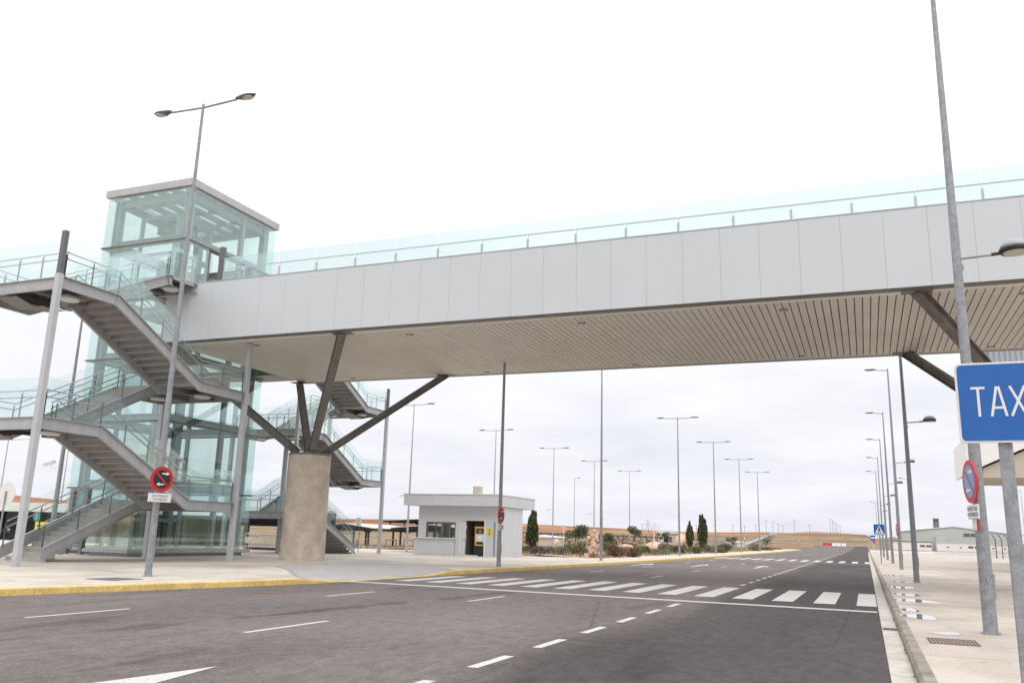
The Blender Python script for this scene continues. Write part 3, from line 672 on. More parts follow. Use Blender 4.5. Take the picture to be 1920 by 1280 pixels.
def stair():
    t = thing('staircase', 'near switchback steel staircase with glass sides, in front of the bridge end', 'staircase', (-26.3, 24, .15), 'staircases beside the lift tower')
    XO, XI1, XI2, XL = -24.1, -26.1, -26.5, -28.5
    YL0, YL1, YM0, YM1 = 19.4, 21.7, 26.2, 28.7
    zl = [.15, 2.5, 4.78, 7.10, 9.42, 11.75]
    L2, M1_, M2_, L3, PZ = 4.78, 2.5, 7.10, 9.42, 11.75
    # stringers, outer lane
    for (zt, zb) in ((L2, M1_), (L3, M2_)):
        stringer(XO, [(YL0, zt), (YL1, zt), (YM0, zb), (YM1, zb)], 1, t)
        stringer(XI1, [(YL1-.3, zt), (YL1, zt), (YM0, zb), (YM0+.3, zb)], -1, t)
    # inner lane
    for (zb, zt) in ((.35, M1_), (L2, M2_), (L3, PZ)):
        y0 = YL1+.35 if zb > 1 else YL1+.45
        if zb > 1:
            stringer(XI2, [(YL1-.3, zb), (YL1, zb), (YM0, zt), (YM0+.3, zt)], 1, t); stringer(XL, [(YL0, zb), (YL1, zb), (YM0, zt), (YM1, zt)], -1, t)
        else:
            for X, o_ in ((XI2, 1), (XL, -1)): stringer(X, [(YL1+.35, .62), (YM0, zt), (YM0+.3, zt)] if X == XI2 else [(YL1+.35, .62), (YM0, zt), (YM1, zt)], o_, t)
    # steps
    def flight(x0, x1, yt, zt, yb, zb, n):
        for k in range(n):
            ya = yb+(yt-yb)*k/n; yb_ = yb+(yt-yb)*(k+1)/n; z = zb+(zt-zb)*(k+1)/n-.05; zr = zb+(zt-zb)*k/n-.05
            s = 1 if yt > yb else -1
            mb = MB(); mb.box(x0+.013, x1-.013, ya+s*.008, yb_+s*.03, z-.035, z); mb.box(x0+.013, x1-.013, ya-s*.012, ya-s*.001, zr+.001, z); st = mb.build('step', M['step'], t)
            mb = MB(); mb.box(x0-.004, x1+.004, ya-s*.0, ya+s*.006, zr-.06, z-.002); mb.box(x0-.004, x1+.004, ya+s*.007, yb_+s*.028, z-.045, z-.036); mb.build('folded_plate', M['fold'], st)
    D = .32
    flight(XL, XI2, YM0+D, M1_, YL1+.3+D, .15, 13)
    flight(XI1, XO, YL1-D, L2, YM0-D, M1_, 13); flight(XL, XI2, YM0+D, M2_, YL1+D, L2, 13)
    flight(XI1, XO, YL1-D, L3, YM0-D, M2_, 13); flight(XL, XI2, YM0+D, PZ, YL1+D, L3, 13)
    # landings
    def landing(y0, y1, z, x0=XL, x1=XO, discs=True):
        mb = MB()
        if y0 == YL0: mb.box(x0+.02, XI2, y0+.02, y1+.30, z-.12, z-.045); mb.box(XI2+.002, x1-.02, y0+.02, y1-.33, z-.12, z-.045)
        elif x1 == XO: mb.box(x0+.02, XI1-.002, y0+.33, y1, z-.12, z-.045); mb.box(XI1, x1-.02, y0-.30, y1, z-.12, z-.045)
        else: mb.box(x0+.02, x1-.02, y0+.33, y1, z-.12, z-.045)
        mb.build('landing_slab', M['step'], t)
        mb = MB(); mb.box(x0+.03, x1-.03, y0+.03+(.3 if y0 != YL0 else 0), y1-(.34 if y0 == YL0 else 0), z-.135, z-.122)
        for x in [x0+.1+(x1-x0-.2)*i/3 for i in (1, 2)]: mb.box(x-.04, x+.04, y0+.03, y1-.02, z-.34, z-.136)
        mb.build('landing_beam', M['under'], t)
        for y_, o_ in (((y0, -1),) if y0 == YL0 else ((y1, 1),)):
            mb = MB(); mb.box(x0, x1, y_-.012, y_+.0, z-.378, z-.024); mb.box(x0-.01, x1+.1, y_-.085 if o_ < 0 else y_-.06, y_+.02 if o_ < 0 else y_+.08, z-.022, z+.002); mb.box(x0-.01, x1+.1, y_-.085 if o_ < 0 else y_-.06, y_+.02 if o_ < 0 else y_+.08, z-.40, z-.378)
            mb.build('edge_beam', M['paint'], t)
        if discs:
            for x in (x0+(x1-x0)*.25, x0+(x1-x0)*.78):
                mb = MB(); y_ = (y0+y1)/2; mb.lathe([(.30, z-.44), (.33, z-.41), (.33, z-.36)], (x, y_, 0), 24); l_ = mb.build('ceiling_light', M['offwhite'], t)
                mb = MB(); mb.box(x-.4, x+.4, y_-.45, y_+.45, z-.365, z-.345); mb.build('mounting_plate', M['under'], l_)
    landing(YL0, YL1, L2); landing(YL0, YL1, L3); landing(YM0, YM1, M1_, discs=False); landing(YM0, YM1, M2_)
    landing(YM0, 27.75, PZ, x0=XL-.6, x1=XI2+.1)
    # dark wedges of thin folded sheet, added under the landings
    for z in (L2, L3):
        mb = MB(); mb.prism([(YL0+.15, z-.42), (YL0+.9, z-.60), (YL1-.1, z-.43), (YL0+.9, z-.615), (YL0+.15, z-.435)], 'x', XL+1.2, XL+2.1); mb.build('hung_wedge', M['under'], t)
    # columns
    def col(x, y, top, ext, m='paint_light'):
        mb = MB(); mb.ibeam((x, y, .15), (x, y, top), .20, .18, .016); mb.box(x-.099, x-.087, y-.073, y+.073, .15, top); mb.box(x+.087, x+.099, y-.073, y+.073, .15, top)
        mb.build('column', M[m], t)
        if ext:
            mb = MB(); mb.box(x-.085, x+.085, y-.075, y+.075, top, ext); mb.build('column_extension', M['dark'], t)
    col(XO+.03, YL0-.18, L3+.05, 10.95); col(XO+.0, YM1+.22, 9.24, None); col(XL-.05, YL0-.18, L3+.05, 10.95); col(XL-.05, YM1+.2, 9.24, None); col(-26.62, 27.2, 6.68, None, 'paint')
    # railings
    for (zt, zb) in ((L2, M1_), (L3, M2_)):
        rail([(XO, YL0, zt), (XO, YL1, zt), (XO, YM0, zb), (XO, YM1, zb)], (-1, 0, 0), t)
        rail([(XL, YL0, zt), (XO, YL0, zt)], (0, 1, 0), t)
        rail([(XO, YM1, zb), (XL, YM1, zb)], (0, -1, 0), t)
        rail([(XI1, YL1-.2, zt), (XI1, YM0+.2, zb)], (1, 0, 0), t, step=1.5)
    rail([(XI2, YL1+.4, .62), (XI2, YM0, M1_)], (-1, 0, 0), t, step=1.5)
    rail([(XL, YL1+.4, .62), (XL, YM0, M1_), (XL, YM1, M1_)], (1, 0, 0), t)
    for (zb, zt) in ((L2, M2_), (L3, PZ)):
        rail([(XL, YL0, zb), (XL, YL1, zb), (XL, YM0, zt), (XL, YM1 if zt < 10 else 27.6, zt)], (1, 0, 0), t)
        rail([(XI2, YL1, zb), (XI2, YM0, zt)], (-1, 0, 0), t, step=1.5)
    rail([(XI2+.1, YM0, PZ), (XI2+.1, 27.7, PZ)], (-1, 0, 0), t, step=1.2)
    return t
ST = stair()
# half turn about the tower: the far flight of stairs (its parts are copies)
far = dup(ST, (-57.85+26.3, 68.7-24, .10), 'far switchback staircase with glass sides, seen under the bridge behind the concrete pier', rotz=pi)

# ------------------------------------------------------------------ lift tower
tw = thing('lift_tower', 'tall glazed lift tower with a flat pale roof behind the near staircase', 'lift tower', (-32, 33.1, .15))
TX0, TX1, TY0, TY1 = -34.65, -29.3, 29.85, 36.35
lv = [.45, 3.12, 6.17, 9.20, 12.10, 14.92, 17.55]
mb = MB(); mb.box(TX0-.15, TX1+.15, TY0-.15, TY1+.15, .30, .45); mb.box(TX0+.15, TX1-.15, TY0+.15, TY1-.15, .1, .30); mb.build('plinth', M['paint'], tw)
ins = .42
for x in (TX0+ins, TX1-ins):
    for y in (TY0+ins, TY1-ins):
        mb = MB(); mb.ibeam((x, y, .45), (x, y, 17.5), .34, .34, .03, up=(1, 0, 0)); mb.build('column', M['frame_t'], tw)
for x in (TX0+ins, TX1-ins):
    mb = MB(); mb.ibeam((x, TY0+4.3, .45), (x, TY0+4.3, 17.5), .22, .22, .02, up=(1, 0, 0)); mb.build('column', M['frame_t'], tw)
for z in lv[1:]:
    mb = MB(); zc = z+.22 if z < 17 else z-.2
    for y in (TY0+ins, TY1-ins): mb.ibeam((TX0+ins+.18, y, zc), (TX1-ins-.18, y, zc), .22, .34, .025)
    for x in (TX0+ins, TX1-ins): mb.ibeam((x, TY0+ins+.18, zc), (x, TY1-ins-.18, zc), .22, .34, .025)
    mb.build('ring_beam', M['frame_t'], tw)
    if z < 17:
        mb = MB()
        mb.box(TX0-.06, TX1+.06, TY0-.06, TY0+.3, z-.035, z+.035); mb.box(TX0-.06, TX1+.06, TY1-.3, TY1+.06, z-.035, z+.035)
        mb.box(TX0-.06, TX0+.3, TY0+.305, TY1-.305, z-.035, z+.035); mb.box(TX1-.3, TX1+.06, TY0+.305, TY1-.305, z-.035, z+.035)
        mb.build('glazing_ledge', M['brown_steel'], tw)
for li in range(6):
    z0, z1 = lv[li]+.04, lv[li+1]-.04
    if li == 5: z1 = 17.53
    for k in range(4):
        a = TY0+(TY1-TY0)*k/4+.01; b = TY0+(TY1-TY0)*(k+1)/4-.01
        for x in (TX0, TX1):
            if x == TX1 and li == 4 and k in (1, 2): continue
            mb = MB(); mb.box(x-.006, x+.006, a, b, z0, z1); mb.build('glass_pane', M['glass_t'], tw)
    for k in range(3):
        a = TX0+(TX1-TX0)*k/3+.01; b = TX0+(TX1-TX0)*(k+1)/3-.01
        for y in (TY0, TY1):
            mb = MB(); mb.box(a, b, y-.006, y+.006, z0, z1); mb.build('glass_pane', M['glass_t'], tw)
mb = MB(); e_ = .12
mb.box(TX0-e_, TX1+e_, TY0-e_, TY0+.25, 17.60, 17.96); mb.box(TX0-e_, TX1+e_, TY1-.25, TY1+e_, 17.60, 17.96); mb.box(TX0-e_, TX0+.25, TY0+.25, TY1-.25, 17.60, 17.96); mb.box(TX1-.25, TX1+e_, TY0+.25, TY1-.25, 17.60, 17.96)
mb.build('roof_band', M['roof_t'], tw)
for k in range(5):
    x = TX0+.75+.92*k
    mb = MB(); mb.box(x, x+.62, TY0+.26, TY1-.26, 17.70, 17.80); mb.build('roof_slat', M['frame_t'], tw)
mb = MB()
for y in (31.4, 33.1, 34.8): mb.beam((TX0+.3, y, 17.6), (TX1-.3, y, 17.6), .12, .16)
mb.build('roof_beam', M['frame_t'], tw)
mb = MB(); mb.box(TX0+.26, TX1-.26, TY0+.26, TY1-.26, 17.84, 17.86); mb.build('skylight', M['glass_b'], tw)
# shaft frame inside, rails, landings, car
sx0, sx1, sy0, sy1 = -33.7, -31.3, 31.3, 33.6
for x in (sx0, sx1):
    for y in (sy0, sy1):
        mb = MB(); mb.beam((x, y, .45), (x, y, 16.9), .16, .16); mb.build('shaft_post', M['frame_t'], tw)
mb = MB()
for z in (1.75, 3.1, 4.7, 6.1, 7.7, 9.15, 10.6, 12.0, 13.5, 14.9, 16.9):
    for y in (sy0, sy1): mb.beam((sx0+.085, y, z), (sx1-.085, y, z), .1, .16)
    for x in (sx0, sx1): mb.beam((x, sy0+.085, z), (x, sy1-.085, z), .1, .16)
mb.build('shaft_frame', M['frame_t'], tw)
for y in (32.1, 32.9):
    mb = MB(); mb.beam((sx1-.35, y, .45), (sx1-.35, y, 16.8), .05, .09); mb.build('guide_rail', M['black'], tw)
mb = MB(); mb.tube([(-31.9, 32.5, .6), (-31.9, 32.5, 16.5)], .012, 6); mb.tube([(-32.3, 32.5, .6), (-32.3, 32.5, 16.5)], .012, 6); mb.build('cable', M['black'], tw)
for z in (11.7, .5):
    mb = MB(); mb.box(TX0+.6, TX1-.02, 33.75, TY1-.62, z-.18, z); mb.box(TX0+.6, TX1-.02, TY0+.62, 31.15, z-.18, z); mb.box(-31.1, TX1-.02, 31.16, 33.74, z-.18, z); mb.build('floor_slab', M['step'], tw)
car = MB()
for (x, y) in ((sx0+.2, sy0+.2), (sx1-.55, sy0+.2), (sx0+.2, sy1-.2), (sx1-.55, sy1-.2)): car.beam((x, y, .6), (x, y, 2.9), .07, .07)
car.box(sx0+.15, sx1-.5, sy0+.15, sy1-.15, 2.91, 3.05); car.box(sx0+.15, sx1-.5, sy0+.15, sy1-.15, .5, .59)
c_ = car.build('lift_car', M['dark'], tw)
mb = MB(); mb.box(sx1-.5, sx1-.49, sy0+.25, sy1-.25, .62, 2.88); mb.build('car_glass', M['glass_t'], c_)
mb = MB(); mb.box(-33.2, -32.0, 31.8, 33.0, 16.2, 16.6); mb.box(-32.9, -32.3, 32.0, 32.8, 16.61, 16.95); mb.build('winding_gear', M['dark'], tw)
for y in (31.0, 33.9):
    mb = MB(); mb.box(-31.9, -31.0, y-.03, y+.03, 11.75, 13.95); mb.build('lift_door', M['galv'], tw)
# ground-floor glazed lobby at the near end
mb = MB(); mb.box(-31.8, TX1+.1, 28.5, TY0-.17, .30, .44); mb.box(-31.6, TX1-.05, 28.7, TY0-.2, .1, .3); mb.build('lobby_sill', M['paint'], tw)
for (a, b, y) in ((-31.7, -30.5, 28.6), (-30.48, TX1, 28.6)):
    mb = MB(); mb.box(a, b, y-.006, y+.006, .45, 3.0); mb.build('glass_pane', M['glass_t'], tw)
mb = MB(); mb.box(TX1-.006, TX1+.006, 28.62, TY0-.02, .45, 3.0); mb.build('glass_pane', M['glass_t'], tw)
mb = MB(); mb.box(-31.8, TX1+.05, 28.5, TY0-.07, 3.01, 3.1); mb.build('lobby_roof', M['frame_t'], tw)
mb = MB(); mb.box(-33.4, -33.2, 28.9, 29.1, .15, 3.05); mb.box(-32.5, -32.3, 28.9, 29.1, .15, 3.05); mb.box(-33.19, -32.51, 28.95, 29.0, 2.9, 3.05); mb.build('door_frame', M['brown_steel'], tw)
mb = MB(); mb.box(-29.7, -29.45, 35.5, 35.9, 2.9, 3.02); mb.tube([(-29.6, 35.7, 9.05), (-29.6, 35.7, 8.8)], .05, 8); mb.build('camera_dome', M['white'], tw)

# ------------------------------------------------------------------ street lamps
def head(mb_body, mb_lens, p, sx_, L_=.72):
    """flat leaf-shaped luminaire; p = end of arm, pointing sx_ along X"""
    px_, py, pz = p; prof = [(0, .05, .05, 0), (.12, .08, .07, .005), (.3, .12, .085, -.01), (.5, .165, .08, -.015), (.7, .15, .06, 0), (.88, .08, .035, .02), (1, .012, .012, .035)]
    n = 10; vs = []; fs = []
    for (u, w, h, dz) in prof:
        for k in range(n):
            a = 2*pi*k/n; vs.append((px_+sx_*u*L_, py+w*cos(a), pz+dz+h*(sin(a) if sin(a) > 0 else .55*sin(a))+.03))
    for i in range(len(prof)-1):
        for k in range(n): a = i*n+k; b = i*n+(k+1) % n; fs.append((a, b, b+n, a+n))
    fs.append(tuple(range(n))); fs.append(tuple((len(prof)-1)*n+k for k in range(n))); mb_body.add(vs, fs)
    P = []
    for k in range(16):
        a = 2*pi*k/16; P.append((px_+sx_*(.6+.24*cos(a))*L_, py+.115*sin(a), pz-.028))
    Q = [(x, y, z+.03) for x, y, z in P]; mb_lens.add(P+Q, [tuple(range(16)), tuple(range(31, 15, -1))]+[(k, (k+1) % 16, 16+(k+1) % 16, 16+k) for k in range(16)])
def lamp(label, loc, H, arms, group, r0=.105, r1=.04, dome=False, far=False, m='galv'):
    x, y, z = loc; t = thing('street_lamp', label, 'street lamp', loc, group)
    mb = MB(); mb.tube([(x, y, z), (x, y, z+H*.5), (x, y, z+H)], [r0, (r0+r1)/2, r1], 14 if not far else 8)
    if not far:
        mb.lathe([(r0+.035, z), (r0+.03, z+.03), (r0+.005, z+.035)], (x, y, 0), 16)
    mb.build('pole', M[m], t, smooth=False)
    if not far:
        mb = MB(); mb.box(x+r0*.55, x+r0*1.12, y-.05, y+.05, z+.55, z+.95); mb.build('access_door', M[m], t, bevel=.006)
    zt = z+H-.12
    for s_, L_ in arms:
        mb = MB(); mb.tube([(x+s_*r1*.9, y, zt), (x+s_*L_, y, zt+.05)], .033, 8); mb.build('arm', M[m], t)
        b = MB(); l_ = MB(); head(b, l_, (x+s_*L_, y, zt+.05), s_); h_ = b.build('lamp_head', M['dark'], t, smooth=True); l_.build('lens', M['lampglass'], h_)
    if dome:
        zd = z+6.42; mb = MB(); mb.tube([(x+.06, y, zd), (x+.62, y, zd+.03)], .024, 8); mb.box(x+.055, x+.1, y-.02, y+.02, zd-.22, zd-.12); mb.build('arm', M[m], t)
        mb = MB(); mb.tube([(x+.55, y, zd+.03), (x+.68, y, zd+.04)], .032, 8); cx = x+.93
        mb.lathe([(.24, zd+.03), (.262, zd+.06), (.262, zd+.09), (.245, zd+.10)], (cx, y, 0), 28); h_ = mb.build('lamp_head', M['black'], t)
        mb = MB(); mb.lathe([(.25, zd+.10), (.235, zd+.16), (.19, zd+.22), (.11, zd+.26), (.01, zd+.272)], (cx, y, 0), 28); mb.build('dome', M['galv_far'], h_, smooth=True)
        mb = MB(); mb.lathe([(.19, zd+.015), (.20, zd+.03)], (cx, y, 0), 24); mb.build('lens', M['lampglass'], h_)
    return t
GR = 'street lamps along the right pavement'; GL = 'double street lamps along the left kerb'; GP = 'double street lamps over the car park'
lamp('nearest left lamp, tall pole with two leaf shaped heads before the lift tower', (-18.04, 18.44, .15), 13.95, [(-1, 1.25), (1, 1.25)], GL, r0=.095, r1=.042)
names = ['left kerb lamp in front of the kiosk, its top hidden behind the bridge', 'left kerb lamp beside the rock pile garden, its top hidden behind the bridge', 'first double headed kerb lamp past the bridge, tallest in the photo gap', 'second double headed kerb lamp past the bridge, beside the cypress pair', 'third double headed kerb lamp past the bridge', 'farthest double headed kerb lamp on the left of the road']
for nm, (x, y) in zip(names, ((-15.05, 35.7), (-15.3, 52.6), (-15.5, 78.2), (-15.5, 98.5), (-15.5, 120), (-15.6, 142.5))):
    lamp(nm, (x, y, .15), 12.4, [(-1, 1.25), (1, 1.25)], GL, r0=.095, r1=.04, far=y > 60)
names = ['nearest right lamp, thick galvanised pole behind the taxi sign, dome light halfway up', 'second right lamp with a black dome light standing out to the right', 'third right lamp with dome light, a red sign edge on its pole', 'fourth right lamp with dome light and a single top head', 'fifth right lamp with dome light and a single top head', 'sixth right lamp, slim with a single top head', 'farthest right lamp of the row']
for nm, (x, y) in zip(names, ((1.80, 16.53), (1.79, 39.2), (1.88, 58.5), (1.9, 78.2), (1.92, 98.2), (1.92, 119), (1.9, 141.5))):
    lamp(nm, (x, y, .15), 12.4, [(-1, .7)] if y > 60 else [(-1, .7)], GR, r0=.112, r1=.042, dome=True, far=y > 60)
names = ['double car park lamp just left of the kiosk roof', 'double car park lamp behind the kiosk roof, partly behind a kerb lamp', 'double car park lamp between the kiosk and the rock pile', 'double car park lamp crossed by the second kerb lamp', 'small double car park lamp farthest right of its row']
for nm, (x, y) in zip(names, ((-34.4, 62.4), (-34.4, 79.9), (-34.4, 97.8), (-34.5, 115.1), (-34.1, 133))):
    z = gz(x, y); lamp(nm, (x, y, z), 12.0-z, [(-1, 1.25), (1, 1.25)], GP, r0=.10, r1=.035, far=True, m='galv_far')
lamp('slim car park lamp with one tiny head between two double lamps', (-48.2, 148.5, -.2), 12.2, [(1, .5)], 'single lamps in the distance', far=True, m='galv_far', r0=.09)
lamp('camera lamp pole standing behind the left end of the near staircase', (-39.2, 33.1, .15), 13.1, [(-1, 1.25), (1, 1.25)], GP, r0=.14, r1=.05)
for nm, (x, y) in (('slim single lamp beyond the right lamps, just right of the crossing sign', (6.5, 149.8)), ('tiny single lamp left of the right lamp row', (2.6, 231)), ('thin far lamp under the terminal canopy at the right edge', (26.6, 181)), ('thin far lamp at the left edge of the photo', (-84, 64)), ('thin far lamp between the near column and the stair glass', (-88, 75))):
    lamp(nm, (x, y, -.3), 12.4, [(-1, .6)], 'single lamps in the distance', far=True, m='galv_far', r0=.09)
for (x, y, z) in ((-45.6, 447.7, 12.3), (-42.4, 448.0, 11.6), (-39.9, 448.2, 10.9), (-37.7, 448.4, 10.2), (-32.3, 448.8, 12.9), (-25.3, 449.3, 10.7), (-15.8, 449.7, 13.7), (-14.7, 449.8, 12.7), (-13.7, 449.8, 12.0), (-12.8, 449.8, 11.3), (-11.4, 449.9, 10.5), (-50.5, 447.2, 9.9), (-61.5, 445.8, 9.6), (-70.2, 444.5, 9.1), (-79.0, 443.0, 9.2), (-55.9, 446.5, 9.5), (-105.6, 437.4, 9.2), (-125, 432, 11.4)):
    zt = T(x, y)-.2; mb = MB(); mb.tube([(x, y, zt), (x, y, z)], .11, 5); mb.box(x-.9, x+.9, y-.1, y+.1, z-.15, z)
    tag(mb.build('street_lamp', M['galv_far']), 'tiny lamp post standing on the far ridge line', 'street lamp', 'lamp posts on the far ridge')

# ------------------------------------------------------------------ signs
def disc(mb, c, r, y0, y1, n=40): mb.lathe([(r, y0), (r, y1)], c, n, ax='y')
# rotated round sign builder, face towards -Y by default
def no_sign(root_label, c, r, kind, plates=(), rot=0, group='round traffic signs on poles'):
    x, y, z = c; t = thing('traffic_sign', root_label, 'traffic sign', c, group)
    mb = MB(); disc(mb, (x, y, z), r, 0, .03); mb.build('sign_disc', M['red'], t)
    mb = MB(); disc(mb, (x, y, z), r*.74, -.004, -.001); mb.build('sign_field', M['black' if kind == 'arrows' else 'skyblue'], t)
    mb = MB(); d = r*.70*.7071
    mb.beam((x-d, y-.0065, z+d), (x+d, y-.0065, z-d), .004, r*.20, up=(0, 1, 0)) if False else mb.add([(x-d-r*.05, y-.007, z+d-r*.05), (x-d+r*.05, y-.007, z+d+r*.05), (x+d+r*.05, y-.007, z-d+r*.05), (x+d-r*.05, y-.007, z-d-r*.05)], [(0, 1, 2, 3)])
    mb.build('sign_bar', M['red'], t)
    if kind == 'arrows' or kind == 'fadedarrows':
        for (cx, cz, s_) in ((x+.28*r, z+.44*r, 1), (x-.16*r, z-.40*r, -1)):
            w = .34*r
            mb = MB(); mb.add([(cx-s_*w, y-.009, cz-.055*r), (cx+s_*.1*w, y-.009, cz-.055*r), (cx+s_*.1*w, y-.009, cz-.15*r), (cx+s_*w, y-.009, cz), (cx+s_*.1*w, y-.009, cz+.15*r), (cx+s_*.1*w, y-.009, cz+.055*r), (cx-s_*w, y-.009, cz+.055*r)], [(0, 1, 2, 3, 4, 5, 6)])
            mb.build('sign_arrow', M['plate'], t)
    for (dx, dz, w, h, lines, m_) in plates:
        mb = MB(); mb.box(x+dx-w/2, x+dx+w/2, y, y+.03, z+dz-h/2, z+dz+h/2); pl = mb.build('plate', M[m_], t, bevel=.006)
        if lines:
            mb = MB(); mb.box(x+dx-w/2+.012, x+dx+w/2-.012, y-.003, y-.001, z+dz-h/2+.012, z+dz+h/2-.012); mb.build('plate_face', M['plate'], pl)
            for i, s_ in enumerate(lines): text(s_, h*.36, M['dark'], 'lettering', pl, (x+dx, y-.005, z+dz+h*(.08-.38*i)), sx=.86)
    mb = MB(); mb.box(x-.03, x+.03, y+.031, y+.06, z-.1, z+.1); mb.build('bracket', M['galv'], t)
    t.rotation_euler = (0, 0, rot); return t
no_sign('round red and black sign with two white arrows on the nearest left lamp pole', (-17.86, 18.36, 2.74), .345, 'arrows', [(.0, -.50, .68, .24, ['SOLO BAJADA', 'DE VIAJEROS'], 'plate')], rot=radians(76))
no_sign('round red sign with two white arrows on the kerb lamp before the kiosk', (-14.90, 35.50, 2.37), .36, 'arrows', [(.0, -.52, .62, .26, ['SOLO BAJADA', 'DE VIAJEROS'], 'plate')], rot=radians(90))
no_sign('round sign with red rim and faded blue centre on the nearest right lamp pole', (1.665, 16.36, 2.60), .36, 'fadedarrows', [(.03, -.50, .50, .24, ['EXCEPTO TAXI', 'Y AUTORIZADOS'], 'plate'), (.08, -.72, .24, .19, ['P'], 'red')], rot=radians(-79))
nl = thing('graffiti_tag', 'small dark scribble low on the nearest right lamp pole', 'graffiti', (1.8, 16.4, 1.0))
mb = MB(); rng = random.Random(6); z = 1.12
for k in range(9):
    a = rng.uniform(-.5, .3); b = a+rng.uniform(-.3, .3); r_g = .1085
    mb.beam((1.8+r_g*sin(a), 16.53-r_g*cos(a), z), (1.8+r_g*sin(b), 16.53-r_g*cos(b), z-.035), .008, .002, up=(0, 1, 0)); z -= .022
mb.build('stroke', M['dark'], nl)
t_ = no_sign('narrow red rimmed sign seen edge on at the third right lamp', (1.76, 58.3, 2.5), .36, 'fadedarrows', rot=radians(-82))
# TAXI sign
tx = thing('taxi_sign', 'large blue TAXI sign with white border on a flat grey post at the right edge', 'sign', (.96, 6.95, .15))
def rr(x0, x1, z0, z1, r, n=6):
    P = []
    for cx, cz, a0 in ((x1-r, z1-r, 0), (x0+r, z1-r, 90), (x0+r, z0+r, 180), (x1-r, z0+r, 270)):
        for k in range(n+1): a = radians(a0+90*k/n); P.append((cx+r*cos(a), cz+r*sin(a)))
    return P
mb = MB(); mb.prism(rr(.668, 1.31, 2.238, 2.818, .035), 'y', 6.90, 6.925); mb.build('panel', M['plate'], tx, bevel=.002)
mb = MB(); mb.prism(rr(.683, 1.295, 2.253, 2.803, .028), 'y', 6.896, 6.899); mb.build('panel_face', M['blue'], tx)
def strokes(segs, m, name, parent, y, w):
    mb = MB()
    for (x0, z0, x1, z1) in segs:
        d = Vector((x1-x0, 0, z1-z0)).normalized(); r_ = Vector((d.z, 0, -d.x))*w/2
        a = Vector((x0, y, z0)); b = Vector((x1, y, z1)); mb.add([a-r_, b-r_, b+r_, a+r_], [(0, 1, 2, 3)]); y -= .00015
    return mb.build(name, M[m], parent, recalc=False)
zb, zt, w = 2.425, 2.640, .017
for (nm, segs) in (('letter_t', [(.762, zt-w/2, .853, zt-w/2), (.8075, zb, .8075, zt-w)]), ('letter_a', [(.885, zb, .926, zt), (.979, zb, .938, zt), (.902, zb+.062, .962, zb+.062)]), ('letter_x', [(1.010, zb, 1.103, zt), (1.103, zb, 1.010, zt)]), ('letter_i', [(1.155, zb, 1.155, zt)])):
    strokes(segs, 'plate', 'lettering', tx, 6.8945, w)
mb = MB(); mb.lathe([(.004, 6.890), (.004, 6.8955)], (1.045, 0, 2.77), 10, ax='y'); mb.build('rivet', M['galv'], tx)
mb = MB(); mb.box(.913, 1.0, 6.93, 6.975, .15, 2.78); mb.build('post', M['galv'], tx, bevel=.004)
mb = MB(); mb.box(.905, 1.008, 6.926, 6.93, 2.30, 2.34); mb.box(.905, 1.008, 6.926, 6.93, 2.70, 2.74)
for x in (.925, .988): mb.lathe([(.006, 2.222), (.006, 2.238)], (x, 6.915, 0), 8)
mb.build('clamp', M['galv'], tx)
# pedestrian crossing sign
pc = thing('pedestrian_sign', 'square blue pedestrian crossing sign with white triangle on a thin right pavement pole', 'traffic sign', (1.02, 77, .15))
mb = MB(); mb.tube([(1.02, 77, .15), (1.02, 77, 3.2)], .04, 8); mb.build('post', M['galv'], pc)
mb = MB(); mb.prism(rr(.60, 1.42, 2.38, 3.22, .05), 'y', 76.93, 76.95); mb.build('panel', M['blue'], pc)
mb = MB(); mb.add([(.68, 76.925, 2.5), (1.34, 76.925, 2.5), (1.01, 76.925, 3.15)], [(0, 1, 2)]); mb.build('triangle', M['plate'], pc)
mb = MB()
for s_ in ((1.02, 2.78, 1.0, 2.95), (1.0, 2.78, .92, 2.55), (1.02, 2.78, 1.10, 2.55), (1.0, 2.9, .92, 2.8), (1.02, 2.9, 1.09, 2.8)):
    x0, z0, x1, z1 = s_; mb.beam((x0, 76.92, z0), (x1, 76.92, z1), .055, .003, up=(0, 1, 0))
mb.lathe([(.04, 76.917), (.04, 76.921)], (1.0, 0, 3.0), 10, ax='y'); mb.build('pedestrian_symbol', M['black'], pc)
mb = MB(); mb.box(.6, 1.42, 76.92, 76.925, 2.42, 2.46); mb.build('white_bar', M['plate'], pc)
bs = thing('blue_sign', 'small blue sign with white bar above a red triangle, far on the right kerb', 'traffic sign', (1.3, 203, .15))
mb = MB(); mb.tube([(1.3, 203, .1), (1.3, 203, 4)], .05, 8); mb.build('post', M['offwhite'], bs)
mb = MB(); mb.box(.75, 1.8, 202.9, 202.94, 2.6, 3.7); mb.build('panel', M['blue'], bs)
mb = MB(); mb.box(.85, 1.7, 202.88, 202.895, 3.0, 3.3); mb.build('white_bar', M['plate'], bs)
mb = MB(); mb.add([(1.1, 202.9, 2.5), (1.9, 202.9, 2.5), (1.5, 202.9, 1.9)], [(0, 1, 2)]); mb.build('yield_triangle', M['red'], bs)
rs_ = thing('round_sign', 'blank grey back of a round sign at the left edge', 'traffic sign', (-57.1, 44, .15))
mb = MB(); disc(mb, (-57.0, 43.97, 3.45), .85*.95, 0, .04); mb.build('sign_disc', M['offwhite'], rs_)
mb = MB(); mb.tube([(-57.05, 43.9, .15), (-57.05, 43.9, 3.6)], .06, 8); mb.build('post', M['galv'], rs_)
